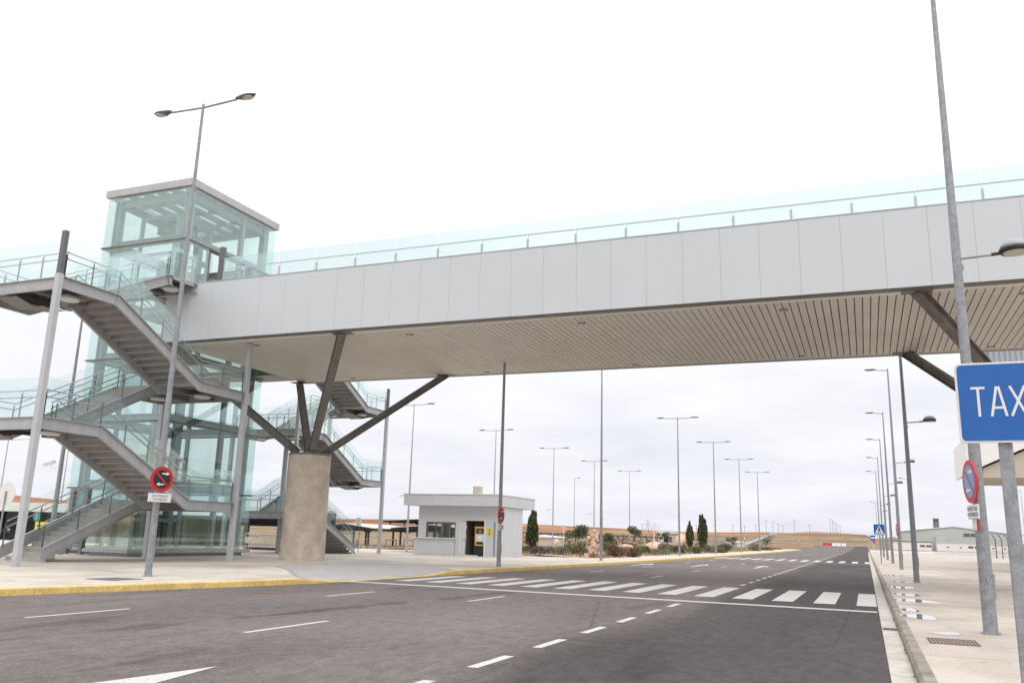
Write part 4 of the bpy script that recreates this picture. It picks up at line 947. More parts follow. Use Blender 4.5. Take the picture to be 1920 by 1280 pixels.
for (x, y, s_) in ((-31.1, 248, .9), (-20.1, 299, .9)):
    t = thing('yield_sign', 'red bordered yield triangle in the dry field, %s' % ('left of the far kerb lamps' if x < -25 else 'nearer the far barriers'), 'traffic sign', (x, y, T(x, y)), 'far yield signs')
    zc = 2.3; mb = MB(); mb.add([(x-.65, y, zc+.6), (x+.65, y, zc+.6), (x, y, zc-.5)], [(0, 1, 2)]); mb.build('border', M['red'], t)
    mb = MB(); mb.add([(x-.42, y-.02, zc+.47), (x+.42, y-.02, zc+.47), (x, y-.02, zc-.25)], [(0, 1, 2)]); mb.build('field', M['plate'], t)
    mb = MB(); mb.tube([(x, y+.05, T(x, y)), (x, y+.05, zc+.7)], .05, 6); mb.build('post', M['galv_far'], t)
nt_ = thing('notice_sign', 'small white notice on a thin post at the foot of the far staircase', 'sign', (-32.0, 51.3, .1))
mb = MB(); mb.tube([(-32, 51.3, .08), (-32, 51.3, 2.35)], .025, 6); mb.build('post', M['dark'], nt_)
mb = MB(); mb.box(-32.28, -31.88, 51.24, 51.27, 1.85, 2.4); mb.build('panel', M['white'], nt_)
text('P', .22, M['dark'], 'lettering', nt_, (-32.08, 51.235, 2.1)); text('24 H', .11, M['dark'], 'lettering', nt_, (-32.08, 51.235, 1.95))
# CCTV cameras
def cctv(x, y, z, label, s_=.7):
    t = thing('security_camera', label, 'security camera', (x, y, z), 'security cameras on lamp poles')
    mb = MB(); mb.tube([(x, y, z-.2*s_), (x-.15*s_, y, z-.3*s_), (x-.45*s_, y, z-.28*s_), (x-.5*s_, y, z-.08*s_)], .03*s_, 6); mb.build('bracket', M['white'], t)
    mb = MB(); a = Vector((x-.2*s_, y, z+.16*s_)); b = Vector((x-.95*s_, y-.2, z-.12*s_)); mb.beam(a, b, .16*s_, .16*s_); mb.build('housing', M['offwhite'], t, bevel=.01)
    mb = MB(); mb.beam(a+Vector((0, 0, .11*s_)), b+(b-a).normalized()*.1+Vector((0, 0, .11*s_)), .2*s_, .02); mb.build('sunshield', M['white'], t)
cctv(-39.3, 32.9, 4.5, 'white camera on the lamp pole behind the near staircase')
for (x, y, z, lb) in ((-34.5, 62.2, 4.4, 'white camera on the pole left of the kiosk'), (-34.5, 97.6, 4.6, 'white camera on the pole right of the kiosk'), (-34.6, 114.9, 4.7, 'white camera near the rock pile, left of the kerb lamp')): cctv(x, y, z, lb, .62)

# ------------------------------------------------------------------ kiosk
kk = thing('kiosk', 'small flat roofed grey kiosk with an open door and a wide window', 'kiosk', (-24.5, 53, .15))
KX0, KX1, KY0, KY1 = -27.3, -21.4, 50.96, 54.7
mb = MB()
mb.box(-27.55, -26.75, KY0-.1, KY0+.1, .15, 1.18); mb.box(-26.75, -24.6, KY0-.1, KY0+.1, .15, 1.18)
mb.box(KX0, -26.72, KY0, KY0+.1, 1.18, 3.25); mb.box(-26.72, -24.58, KY0, KY0+.1, 2.24, 3.25); mb.box(-24.58, -24.2, KY0, KY0+.1, .15, 3.25)
mb.box(-24.2, -22.5, KY0, KY0+.1, 2.36, 3.25); mb.box(-22.5, KX1, KY0, KY0+.1, .15, 3.25)
mb.box(KX1-.1, KX1, KY0+.1, KY1, .15, 3.25); mb.box(KX0, KX0+.1, KY0+.1, KY1, .15, 1.1); mb.box(KX0, KX0+.1, KY0+.1, KY1, 2.35, 3.25); mb.box(KX0, KX0+.1, KY0+.1, KY0+.5, 1.1, 2.35); mb.box(KX0, KX0+.1, KY1-.4, KY1, 1.1, 2.35); mb.box(KX0+.1, -26.8, KY1-.1, KY1, .15, 3.25); mb.box(-26.8, -24.4, KY1-.1, KY1, .15, 1.1); mb.box(-26.8, -24.4, KY1-.1, KY1, 2.3, 3.25); mb.box(-24.4, KX1-.1, KY1-.1, KY1, .15, 3.25)
mb.build('wall', M['kiosk'], kk)
mb = MB()
for x in (-26.45, -25.3, -24.42, -22.3, -21.9): mb.box(x-.008, x+.008, KY0-.003, KY0-.0005, 2.4, 3.2)
for x in (-26.45, -25.5): mb.box(x-.008, x+.008, KY0-.104, KY0-.1005, .2, 1.15)
for y in (51.9, 52.9, 53.9): mb.box(KX1+.0005, KX1+.003, y-.008, y+.008, .2, 3.2)
mb.build('panel_joint', M['seam'], kk)
mb = MB(); mb.box(-28.15, -21.25, 50.35, 56.6, 3.26, 3.95); mb.build('roof', M['kiosk'], kk, bevel=.01)
mb = MB(); mb.box(-28.18, -21.22, 50.32, 56.63, 3.955, 4.02); mb.build('roof_edge', M['offwhite'], kk)
mb = MB()
for x in (-27.2, -26.0, -24.8, -23.6, -22.4): mb.box(x-.008, x+.008, 50.346, 50.349, 3.28, 3.94)
for y in (52, 53.5, 55): mb.box(-21.249, -21.246, y-.008, y+.008, 3.28, 3.94)
mb.build('roof_joint', M['seam'], kk)
mb = MB(); mb.box(-27.65, -24.5, KY0-.22, KY0+.02, 1.185, 1.23); mb.build('sill', M['white'], kk)
wf = MB(); wf.box(-26.72, -26.6, KY0+.02, KY0+.08, 1.24, 2.23); wf.box(-24.66, -24.58, KY0+.02, KY0+.08, 1.24, 2.23); wf.box(-26.6, -24.66, KY0+.02, KY0+.08, 2.15, 2.23)
for x in (-26.0, -25.45, -24.95): wf.box(x-.03, x+.03, KY0+.02, KY0+.08, 1.24, 2.15)
w_ = wf.build('window', M['dark'], kk)
mb = MB(); mb.box(-26.6, -24.66, KY0+.05, KY0+.056, 1.24, 2.15); mb.build('pane', M['glass_dark'], w_)
mb = MB(); mb.box(-26.6, -25.4, 51.6, 52.2, 1.1, 1.18); mb.box(-26.2, -25.9, 51.7, 51.9, 1.19, 1.5); mb.box(-25.3, -24.8, 52.0, 52.1, 1.3, 1.75); mb.build('desk', M['offwhite'], kk)
df_ = MB(); df_.box(-24.24, -24.16, KY0-.03, KY0+.12, .15, 2.4); df_.box(-22.54, -22.47, KY0-.03, KY0+.12, .15, 2.4); df_.box(-24.16, -22.54, KY0-.03, KY0+.12, 2.36, 2.4); d_ = df_.build('door_frame', M['white'], kk)
mb = MB(); mb.box(-24.14, -23.86, KY0+.02, KY0+.06, .2, 2.34); dd = mb.build('door', M['offwhite'], kk)
mb = MB(); mb.box(-23.98, -23.90, KY0-.02, KY0+.018, 1.15, 1.2); mb.build('handle', M['black'], dd)
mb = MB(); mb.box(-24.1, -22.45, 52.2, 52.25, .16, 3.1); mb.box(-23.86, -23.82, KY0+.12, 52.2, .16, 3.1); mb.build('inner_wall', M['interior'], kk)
mb = MB(); mb.box(-24.3, -22.9, KY0-.35, KY0-.11, .15, .22); mb.build('doorstep', M['offwhite'], kk)
mb = MB(); mb.box(-22.36, -21.98, KY0-.02, KY0-.004, 1.42, 1.92); stk = mb.build('notice', M['yel'], kk)
mb = MB(); mb.box(-22.22, -22.12, KY0-.024, KY0-.021, 1.72, 1.84); mb.box(-22.22, -22.12, KY0-.024, KY0-.021, 1.5, 1.66); mb.build('notice_print', M['dark'], stk)
mb = MB(); mb.box(-21.86, -21.78, KY0-.05, KY0-.002, .2, 2.3); mb.build('downpipe', M['galv'], kk)
tm = thing('ticket_machine', 'parking ticket machine with orange trim standing in the kiosk doorway', 'ticket machine', (-22.9, 51.2, .16))
mb = MB(); mb.box(-23.2, -22.58, 51.02, 51.5, .16, .78); mb.build('base', M['black'], tm)
mb = MB(); mb.box(-23.2, -22.58, 50.98, 51.5, .8, .88); mb.box(-23.22, -22.56, 50.96, 51.5, 1.88, 2.0); mb.box(-23.2, -23.15, 50.98, 51.5, .88, 1.88); mb.build('trim', M['orange'], tm)
mb = MB(); mb.box(-23.15, -22.58, 51.02, 51.5, .88, 1.88); mb.build('cabinet', M['offwhite'], tm)
mb = MB(); mb.box(-23.12, -22.6, 51.0, 51.019, 1.55, 1.86); mb.box(-23.1, -22.62, 51.0, 51.019, .9, 1.05); mb.build('display', M['black'], tm)
mb = MB(); mb.box(-22.98, -22.72, 50.996, 50.999, 1.6, 1.8); mb.build('screen', M['leaf_si'], tm)
mb = MB(); mb.box(-22.95, -22.72, 50.996, 51.018, 1.15, 1.4); mb.build('notice', M['white'], tm)
ac = thing('rooftop_unit', 'beige box shaped ventilation unit on the kiosk roof', 'air conditioner', (-23.7, 52.5, 4.02))
mb = MB(); mb.box(-24.02, -23.5, 52.2, 52.65, 4.03, 4.62); mb.build('casing', M['ac'], ac, bevel=.015)
mb = MB(); 
for k in range(6): mb.box(-24.026, -24.021, 52.28, 52.58, 4.14+.08*k, 4.17+.08*k)
mb.build('louvre', M['dark'], ac)

# ------------------------------------------------------------------ car park structures
def canopy(name, x0, x1, y0, y1, z, H, label, fascia=.45, cols=5, group=None, dark=True):
    t = thing(name, label, 'canopy', ((x0+x1)/2, (y0+y1)/2, z), group)
    xm = (x0+x1)/2; mb = MB()
    mb.prism([(x0, z+H), (xm, z+H+.55), (x1, z+H), (x1, z+H+.10), (xm, z+H+.65), (x0, z+H+.10)], 'y', y0-.3, y1+.3); mb.build('roof', M['canopy_top'], t)
    mb = MB(); n = cols
    for k in range(n):
        x = x0+(x1-x0)*(k+.5)/n
        for y in (y0+.5, y1-.5):
            hh = z+H+.5*(1-abs(x-xm)/((x1-x0)/2)); mb.beam((x, y, z), (x, y, hh), .22, .22)
            mb.add([(x-.11, y, hh-.7), (x-1.2, y, hh-.12), (x-.11, y, hh-.12)], [(0, 1, 2)]); mb.add([(x+.11, y, hh-.7), (x+1.2, y, hh-.12), (x+.11, y, hh-.12)], [(0, 1, 2)])
    mb.build('column', M['canopy_dark'], t)
    mb = MB(); mb.prism([(x0, z+H-.35), (xm, z+H+.2), (x1, z+H-.35), (x1, z+H-.01), (xm, z+H+.54), (x0, z+H-.01)], 'y', y0, y1); mb.build('purlin', M['canopy_dark'], t)
    return t
canopy('parking_canopy', -72, -62.5, 104, 116, -.6, 2.5, 'dark parking canopy with a shallow peaked roof, left of the slim grey column', cols=4, group='parking canopies')
canopy('parking_canopy', -62.2, -49, 108, 122, -.55, 2.6, 'dark parking canopy with a shallow peaked roof just left of the kiosk', cols=5, group='parking canopies')
canopy('parking_canopy', -112, -92, 190, 205, -.2, 4.4, 'long white topped canopy roof in the distance left of the kiosk', cols=5, group='parking canopies')
lc = thing('rental_shelter', 'long shelter with grey fascia and dark open bays at the left edge', 'shelter', (-72, 57, .1))
mb = MB(); mb.box(-100, -41, 53.8, 54.1, 2.35, 3.1); mb.box(-100, -41, 54.11, 62, 2.9, 3.1); mb.build('fascia', M['offwhite'], lc)
mb = MB(); mb.box(-100, -52, 61.8, 62, -.3, 2.89); mb.box(-51.9, -41, 61.8, 62, 1.7, 2.89); mb.box(-100, -41, 54.3, 61.7, 2.3, 2.85); mb.build('back_wall', M['canopy_dark'], lc)
for k in range(10):
    mb = MB(); x = -98+6*k; mb.box(x-.15, x+.15, 54.3, 54.6, .1, 2.59); mb.build('column', M['canopy_dark'], lc)
for x in (-65.6, -59.2):
    mb = MB(); disc(mb, (x, 53.7, 1.95), .42, 0, .05, 24); g_ = mb.build('green_sign', M['green_sign'], lc)
    mb = MB(); mb.add([(x-.03, 53.69, 1.75), (x+.03, 53.69, 1.75), (x+.03, 53.69, 2.15), (x-.03, 53.69, 2.15)], [(0, 1, 2, 3)]); mb.add([(x-.12, 53.69, 1.85), (x, 53.69, 1.7), (x+.12, 53.69, 1.85)], [(0, 1, 2)]); mb.build('arrow', M['white'], g_)
for k, x in enumerate((-68.6, -68.6, -68.6)):
    pass
# yellow box
yb = thing('yellow_box', 'yellow dispenser box with a dark window behind the near stair foot', 'dispenser', (-61.5, 51.5, .1))
mb = MB(); mb.box(-62.6, -61.5, 51.2, 52.0, .1, 1.5); mb.box(-61.49, -60.5, 51.2, 52.0, .1, 1.5); mb.build('casing', M['yel'], yb, bevel=.02)
mb = MB(); mb.box(-61.3, -60.7, 51.17, 51.19, .85, 1.3); mb.box(-61.3, -60.7, 51.17, 51.19, .5, .62); mb.box(-62.4, -61.7, 51.17, 51.19, 1.15, 1.28); mb.build('window', M['dark'], yb)
# parked car under the shelter
pcx, pcy = -71.2, 54.9
pk = thing('parked_car', 'dark parked car under the shelter at the left edge', 'car', (pcx, 57.5, .1))
def side(ps, x0, x1): 
    m_ = MB(); m_.prism(ps, 'x', x0, x1); return m_
body = [(55.2, .45), (55.15, .8), (55.3, .98), (56.3, 1.05), (57.0, 1.5), (58.4, 1.52), (59.3, 1.1), (59.6, .95), (59.6, .45)]
side(body, pcx-.85, pcx+.85).build('body', M['black'], pk, bevel=.05)
mb = MB(); mb.add([(pcx-.7, 56.33, 1.09), (pcx+.7, 56.33, 1.09), (pcx+.6, 56.93, 1.475), (pcx-.6, 56.93, 1.475)], [(0, 1, 2, 3)]); mb.build('windscreen', M['glass_dark'], pk)
for sx_ in (-1, 1):
    for yy in (56.0, 58.8):
        mb = MB(); c0 = Vector((pcx+sx_*.80, yy, .42)); vs = []
        for xo in (-.1, .1):
            for k in range(20): a = 2*pi*k/20; vs.append((c0.x+xo, c0.y+.32*cos(a), c0.z+.32*sin(a)))
        mb.add(vs, [tuple(range(20)), tuple(range(39, 19, -1))]+[(k, (k+1) % 20, 20+(k+1) % 20, 20+k) for k in range(20)]); mb.build('wheel', M['tyre'], pk)
    mb = MB(); mb.box(pcx+sx_*.62-.14, pcx+sx_*.62+.14, 55.12, 55.2, .72, .84); mb.build('headlight', M['white'], pk)
# luggage trolleys
def trolley():
    x, y, z = -37.8, 47.0, .12
    t = thing('luggage_trolley', 'wire luggage trolley with cream panel at the left end of the nested row', 'luggage trolley', (x, y, z), 'luggage trolleys nested in a row behind the pier')
    mb = MB()
    for s_ in (-.28, .28):
        mb.tube([(x-.05, y+s_, z+.2), (x+.02, y+s_, z+.55), (x+.0, y+s_, z+1.02)], .014, 6); mb.tube([(x-.05, y+s_, z+.2), (x+.75, y+s_*.7, z+.16)], .014, 6)
    mb.tube([(x+.0, y-.28, z+1.02), (x, y+.28, z+1.02)], .02, 6); mb.tube([(x+.75, y-.2, z+.16), (x+.75, y+.2, z+.16)], .014, 6); mb.build('frame', M['alu'], t)
    mb = MB(); mb.box(x-.012, x+.14, y-.29, y-.275, z+.42, z+.80); mb.box(x+.01, x+.02, y-.26, y+.26, z+.42, z+.8); mb.build('panel', mat('cream_panel', (.66, .60, .45), .6), t)
    mb = MB(); mb.tube([(x-.01, y-.3, z+1.03), (x+.07, y-.3, z+1.06)], .03, 6); mb.build('handle', M['white'], t)
    for (dx, dy) in ((.0, -.28), (.0, .28), (.72, -.2)):
        mb = MB(); disc(mb, (x+dx, y+dy-.02, z+.08), .075, 0, .04, 14); w_ = mb.build('wheel', M['tyre'], t)
        mb = MB(); disc(mb, (x+dx, y+dy-.024, z+.08), .035, 0, .003, 10); mb.build('hub', M['red'], w_)
    return t
TR = trolley()
for k in range(1, 14):
    dup(TR, (-37.8+.205*k, 47.0, .12), 'wire luggage trolley nested inside the row seen left of the concrete pier')
# bollards
def bollard(x, y, z, label):
    t = thing('bollard', label, 'bollard', (x, y, z), 'bollards at the edge of the left pavement'); mb = MB(); mb.tube([(x, y, z), (x, y, z+.85)], .085, 12); mb.build('post', M['dark'], t)
    mb = MB(); mb.lathe([(.085, z+.88), (.07, z+.97), (.01, z+.99)], (x, y, 0), 12); mb.build('cap', M['galv'], t)
bollard(-49.17, 78.5, -.23, 'dark bollard, left one of the two by the small notice'); bollard(-48.9, 80.0, -.22, 'dark bollard, right one of the two by the small notice')
for (a, b, nm) in (((-48.44, 83.2), (-48.15, 84.9), 'low hoop barrier just right of the slim grey column'), ((-47.95, 86.3), (-47.7, 88), 'low hoop barrier nearest the kiosk')):
    t = thing('hoop_barrier', nm, 'barrier', (a[0], a[1], -.22), 'hoop barriers by the car park')
    mb = MB(); mb.tube([(a[0], a[1], -.22), (a[0], a[1], .66), (b[0], b[1], .66), (b[0], b[1], -.22)], .07, 8); mb.build('hoop', M['dark'], t)
    for p in (a, b):
        mb = MB(); mb.lathe([(.11, -.22), (.11, -.19)], (p[0], p[1], 0), 10); mb.build('foot_plate', M['galv'], t)

# ------------------------------------------------------------------ far things
for k, (x, c_) in enumerate(((-13.6, 'red'), (-12.1, 'red'), (-10.6, 'white'), (-9.1, 'white'), (-7.4, 'white'))):
    z = T(x, 329)+.3; mb = MB(); mb.prism([(-.4+329, z), (.4+329, z), (.25+329, z+.25), (.12+329, z+1.0), (-.12+329, z+1.0), (-.25+329, z+.25)], 'x', x-.7, x+.7)
    tag(mb.build('road_barrier', M[c_]), '%s plastic barrier closing the far end of the road, number %s from the left' % (c_, ('one', 'two', 'three', 'four', 'five')[k]), 'road barrier', 'plastic barriers across the far road')
# low buildings and hangar
hg = thing('hangar', 'large pale green grey hangar with a low gable behind the right lamps', 'hangar', (40, 490, 0))
mb = MB(); mb.prism([(17, 0), (63, 0), (63, 8.8), (40, 11.6), (18.6, 8.8), (17, 8.8)], 'y', 480, 540); mb.build('wall', M['hangar'], hg)
mb = MB(); mb.prism([(16.6, 8.85), (40, 11.65), (63.4, 8.85), (63.4, 9.25), (40, 12.05), (16.6, 9.25)], 'y', 479.5, 540.5); mb.build('roof', M['offwhite'], hg)
mb = MB(); mb.box(44.3, 47, 479.8, 479.95, 7.2, 8.7); mb.box(47.4, 49.8, 479.8, 479.95, 7.2, 8.7); mb.build('window', M['dark'], hg)
for (x0, x1, y, h, lb) in ((10.6, 28.2, 455, 4.2, 'long low white building in front of the hangar, left of the second right lamp'), (30.5, 48.5, 455, 4.2, 'long low white building in front of the hangar, right of the second right lamp'), (50, 66, 458, 4.0, 'low pale building behind the angled fence posts')):
    t = thing('low_building', lb, 'building', ((x0+x1)/2, y+4, 0), 'low white buildings before the hangar')
    mb = MB(); mb.box(x0, x1, y, y+8, 0, h-.3); mb.build('wall', M['pinkwhite'], t)
    mb = MB(); mb.box(x0-.2, x1+.2, y-.3, y+8.2, h-.29, h); mb.build('roof', M['dark' if x0 < 20 else 'offwhite'], t)
    for f_r in ((.25, 1.0), (.55, 1.0), (.78, 2.2), (.93, 2.2)):
        xx = x0+(x1-x0)*f_r[0]; mb = MB(); mb.box(xx-f_r[1]/2, xx+f_r[1]/2, y-.05, y-.01, 1.6, 2.6 if f_r[1] > 2 else 2.1); mb.build('window', M['dark'], t)
mb = MB(); mb.box(31.5, 35.5, 472, 478, 0, 7.0); tag(mb.build('stair_block', M['hangar']), 'boxy pale block at the left end of the hangar', 'building')
ct = thing('control_tower', 'dark grey airport control tower rising beyond the hangar roof', 'control tower', (61, 900, 0))
mb = MB(); mb.lathe([(2.6, 0), (2.6, 24.5)], (61, 900, 0), 16); mb.build('shaft', mat('tower_grey', (.20, .22, .27), .6), ct)
mb = MB(); mb.lathe([(2.3, 24.5), (2.6, 27.6)], (61, 900, 0), 12); mb.build('cab', M['dark'], ct)
mb = MB(); mb.lathe([(2.9, 27.6), (2.8, 28.7)], (61, 900, 0), 16); mb.build('cab_roof', M['offwhite'], ct)
# angled fence
fe = thing('security_fence', 'security fence with dark angled top posts behind the nearest right lamp', 'fence', (24, 150, .15))
for k in range(22):
    x = 17.2+.78*k; mb = MB(); y = 150-.4*k; mb.tube([(x, y, -.1), (x, y, 3.0), (x-.45, y-.1, 3.7)], .075, 6); mb.build('post', M['dark'], fe)
mb = MB()
for z in (.4, 1.2, 2.0, 2.9): mb.tube([(17.4, 150, z), (17.4+1.15*13, 150-.6*13, z)], .02, 4)
for k in range(90): x = 17.4+15*k/90; y = 150-.6/1.15*(x-17.4); mb.tube([(x, y, .1), (x, y, 2.95)], .008, 3)
mb.build('wire_mesh', M['galv_far'], fe)
# field fence behind the garden
ff = thing('field_fence', 'low wire fence with thin dark posts behind the rock garden', 'fence', (-50, 140, -.3))
mb = MB(); pts = [(-62, 118), (-58, 130), (-54, 145), (-46, 165), (-38, 190)]
for (a, b) in zip(pts[:-1], pts[1:]):
    for k in range(6):
        x = a[0]+(b[0]-a[0])*k/6; y = a[1]+(b[1]-a[1])*k/6; mb.tube([(x, y, T(x, y)), (x, y, T(x, y)+2.6)], .05, 5)
    for h in (1, 1.8, 2.5): mb.tube([(a[0], a[1], T(*a)+h), (b[0], b[1], T(*b)+h)], .02, 4)
mb.build('post', M['canopy_dark'], ff)
# small far sheds
for (x, y, w_, h, m_, lb) in ((-41.2, 195, 2.2, 2.6, 'beige', 'small cream hut in the dry field behind the bare tree'), (-50.6, 141, 1.5, .9, 'white', 'flat white roofed shed right of the tall cypress'), (-34.2, 262, .8, .2, 'offwhite', 'tiny white hut on the slope between the kerb lamps')):
    t = thing('field_hut', lb, 'hut', (x, y, T(x, y))); z = T(x, y)
    mb = MB(); mb.box(x-w_, x+w_, y, y+4, z-.3, z+h+(.0 if h > 2 else .9)); mb.build('wall', M['beige' if m_ != 'offwhite' else 'white'], t)
    mb = MB(); zz = z+h+(.0 if h > 2 else .9); mb.prism([(x-w_-.3, zz+.01), (x+w_+.3, zz+.01), (x+w_+.3, zz+.2), (x-w_-.3, zz+.45)], 'y', y-.3, y+4.3); mb.build('roof', M['white'], t)
    if h > 2:
        for dx in (-.9, .2): 
            mb = MB(); mb.box(x+dx, x+dx+.7, y-.05, y-.01, z+.7, z+1.9); mb.build('window', M['dark'], t)
for (x, y, h) in ((-33.3, 146.3, 3.3), (-39, 178, 3.0), (-54, 160, 4)):
    z = T(x, y); mb = MB(); mb.box(x-.06, x+.06, y-.06, y+.06, z, z+h); mb.box(x-.1, x+.1, y-.1, y+.1, z+h+.001, z+h+.05)
    tag(mb.build('marker_post', M['white']), 'thin white marker post in the dry field behind the garden', 'post', 'white posts in the field')
# hillside road
mb = MB(); hp = [(-37, 292), (-38, 300), (-40.3, 328), (-41.5, 370), (-41.8, 418), (-42.3, 460), (-42.8, 498)]
for (x, y) in hp: mb.v += [(x-1.3, y, T(x-1.3, y)+.25), (x+1.3, y, T(x+1.3, y)+.25)]
for i in range(len(hp)-1): mb.f.append((2*i, 2*i+1, 2*i+3, 2*i+2))
struct(mb.build('road', mat('pale_old_asphalt', (.30, .29, .29), .9, var=.08, vs=.3)))
# orange earth patch and low wall at the end of the right kerb
mb = MB(); mb.quad((.9, 222.5, .16), (26, 222.5, .16), (26, 233, .16), (.9, 233, .16)); struct(mb.build('verge', M['soil']))
mb = MB(); mb.box(.6, 14, 222.05, 222.4, 0, .55); mb.box(15, 60, 266, 266.4, -.1, .5); tag(mb.build('low_wall', M['pinkwhite']), 'low whitewashed wall where the right pavement ends', 'wall')
# terminal at the right edge
tr = thing('airport_terminal', 'airport terminal with a grey ribbed upper storey and white canopy at the right edge', 'terminal building', (16, 75, .15))
mb = MB(); x = 7.85
while x < 40:
    mb.box(x, x+.16, 59.94, 60.0, 9.2, 14.2); x += .3
mb.box(7.8, 40, 60.001, 62, 9.2, 14.2); mb.box(14.5, 40, 62.001, 100, 9.2, 14.2); mb.build('upper_wall', M['rib'], tr)
mb = MB(); y = 60.2
while y < 61.9: mb.box(7.73, 7.79, y, y+.16, 9.2, 14.2); y += .3
mb.build('side_ribs', M['rib'], tr)
mb = MB(); mb.add([(6.1, 60, 8.3), (11.5, 60, 9.19), (11.5, 60, 8.6), (6.95, 60, 6.5), (6.05, 60, 6.1), (6.1, 68, 8.3), (11.5, 68, 9.19), (11.5, 68, 8.6), (6.95, 68, 6.5), (6.05, 68, 6.1)],
    [(0, 1, 2, 3, 4), (9, 8, 7, 6, 5), (0, 5, 6, 1), (1, 6, 7, 2), (2, 7, 8, 3), (3, 8, 9, 4), (4, 9, 5, 0)]); mb.build('canopy', M['pinkwhite'], tr)
mb = MB(); mb.prism([(6.9, 5.8), (40, 5.8), (40, 9.19), (11.6, 9.19), (11.6, 8.5), (7.0, 6.4)], 'y', 60.3, 68); mb.build('canopy_soffit', M['beige'], tr)
mb = MB()
for (xx, yy) in ((20, 64), (32, 64)): mb.lathe([(.45, .15), (.45, 5.79)], (xx, yy, 0), 20)
mb.build('column', M['offwhite'], tr)
mb = MB(); mb.box(16, 40, 68.1, 100, .15, 9.19); mb.build('ground_wall', M['glass_dark'], tr)

# ------------------------------------------------------------------ plants
def leaves(mb, rng, c, r, n, ls, lump=0, shape=None, up=.0):
    cx, cy, cz = c
    for _ in range(n):
        while True:
            u, v, w = rng.uniform(-1, 1), rng.uniform(-1, 1), rng.uniform(-1, 1)
            q = u*u+v*v+w*w
            if q <= 1 and q > .18*rng.random(): break
        if shape:
            s_ = shape(w); u *= s_; v *= s_
        k = 1+lump*sin(u*7+cx)*sin(v*6+cy)*sin(w*8+cz)
        p = Vector((cx+u*r[0]*k, cy+v*r[1]*k, cz+w*r[2]*k))
        a = Vector((rng.gauss(0, 1), rng.gauss(0, 1), rng.gauss(0, 1)+up)).normalized(); b = a.cross(Vector((rng.gauss(0, 1), rng.gauss(0, 1), rng.gauss(0, 1)))).normalized()
        l_ = ls*rng.uniform(.6, 1.4); mb.add([p-b*l_*.35, p+a*l_*.5, p+b*l_*.35, p-a*l_*.5], [(0, 1, 2, 3)])
def branchy(mb, rng, p, d, L_, r, depth, spread=.6, up=.25):
    p = Vector(p); d = Vector(d).normalized(); q = p+d*L_
    mid = p.lerp(q, .5)+Vector((rng.gauss(0, 1), rng.gauss(0, 1), 0))*L_*.05
    mb.tube([p, mid, q], [r, r*.8, r*.6], 5, caps=False); ends = [q]
    if depth:
        ends = []
        for k in range(rng.choice((2, 3))):
            nd = (d+Vector((rng.gauss(0, 1), rng.gauss(0, 1), rng.gauss(0, .5)+up))*spread).normalized(); ends += branchy(mb, rng, q, nd, L_*rng.uniform(.6, .85), r*.58, depth-1, spread, up)
    return ends
def cypress(x, y, z, w, h, label, m='leaf_dk', seed=1, n=2600):
    rng = random.Random(seed); t = thing('cypress_tree', label, 'tree', (x, y, z), 'cypress trees in the garden')
    mb = MB(); mb.tube([(x, y, z-.1), (x, y, z+h*.3), (x, y, z+h*.8)], [.10, .08, .02], 7); mb.build('trunk', M['bark'], t)
    mb = MB()
    leaves(mb, rng, (x, y, z+h*.51), (w*.42, w*.42, h*.5), n, .17, .15, lambda s_: 1.15*(max(.0, 1-((s_+.25)/1.25)**2) if s_ > -.25 else .75+.4*(s_+1)), up=1.5)
    for k in range(14):
        a = rng.random()*6.28; hh = rng.uniform(.2, .85); leaves(mb, rng, (x+cos(a)*w*.52*(1.2-hh), y+sin(a)*w*.3, z+h*hh), (w*.10, w*.10, h*.11), n//20, .15, .1, up=3)
    mb.build('crown', M[m], t, recalc=False)
def olive(x, y, z, w, h, label, seed, m='leaf_ol', n=1500, trunk=.4, name='olive_tree', group='olive trees in the garden', clumps=7):
    rng = random.Random(seed); t = thing(name, label, 'tree', (x, y, z), group)
    mb = MB(); ends = branchy(mb, rng, (x, y, z-.1), (rng.uniform(-.15, .15), 0, 1), h*trunk, .05*h/2, 2, .55)
    mb.build('trunk', M['bark'], t); mb = MB()
    for e in range(clumps):
        q = ends[e % len(ends)]; p = Vector((x+(q.x-x)*.8+rng.gauss(0, w*.14), y+rng.gauss(0, w*.15), z+h*rng.uniform(trunk+.15, .88)))
        rr_ = rng.uniform(.22, .36)*w; leaves(mb, rng, p, (rr_, rr_, rr_*.75), n//clumps, .16*max(1, h/3), .25)
    mb.build('crown', M[m], t, recalc=False)
def bare(x, y, z, w, h, label, seed):
    rng = random.Random(seed); t = thing('bare_tree', label, 'tree', (x, y, z), 'bare young trees in the garden')
    mb = MB(); mb.tube([(x, y, z-.1), (x+.03, y, z+h*.42)], [.05, .035], 6); mb.build('trunk', M['twig'], t)
    mb = MB()
    for k in range(5):
        a = rng.random()*6.28; branchy(mb, rng, (x+.03, y, z+h*(.30+.03*k)), (cos(a)*.45, sin(a)*.3, 1), h*.2, .02, 3, .30, .3)
    mb.build('crown', M['twig'], t, recalc=False)
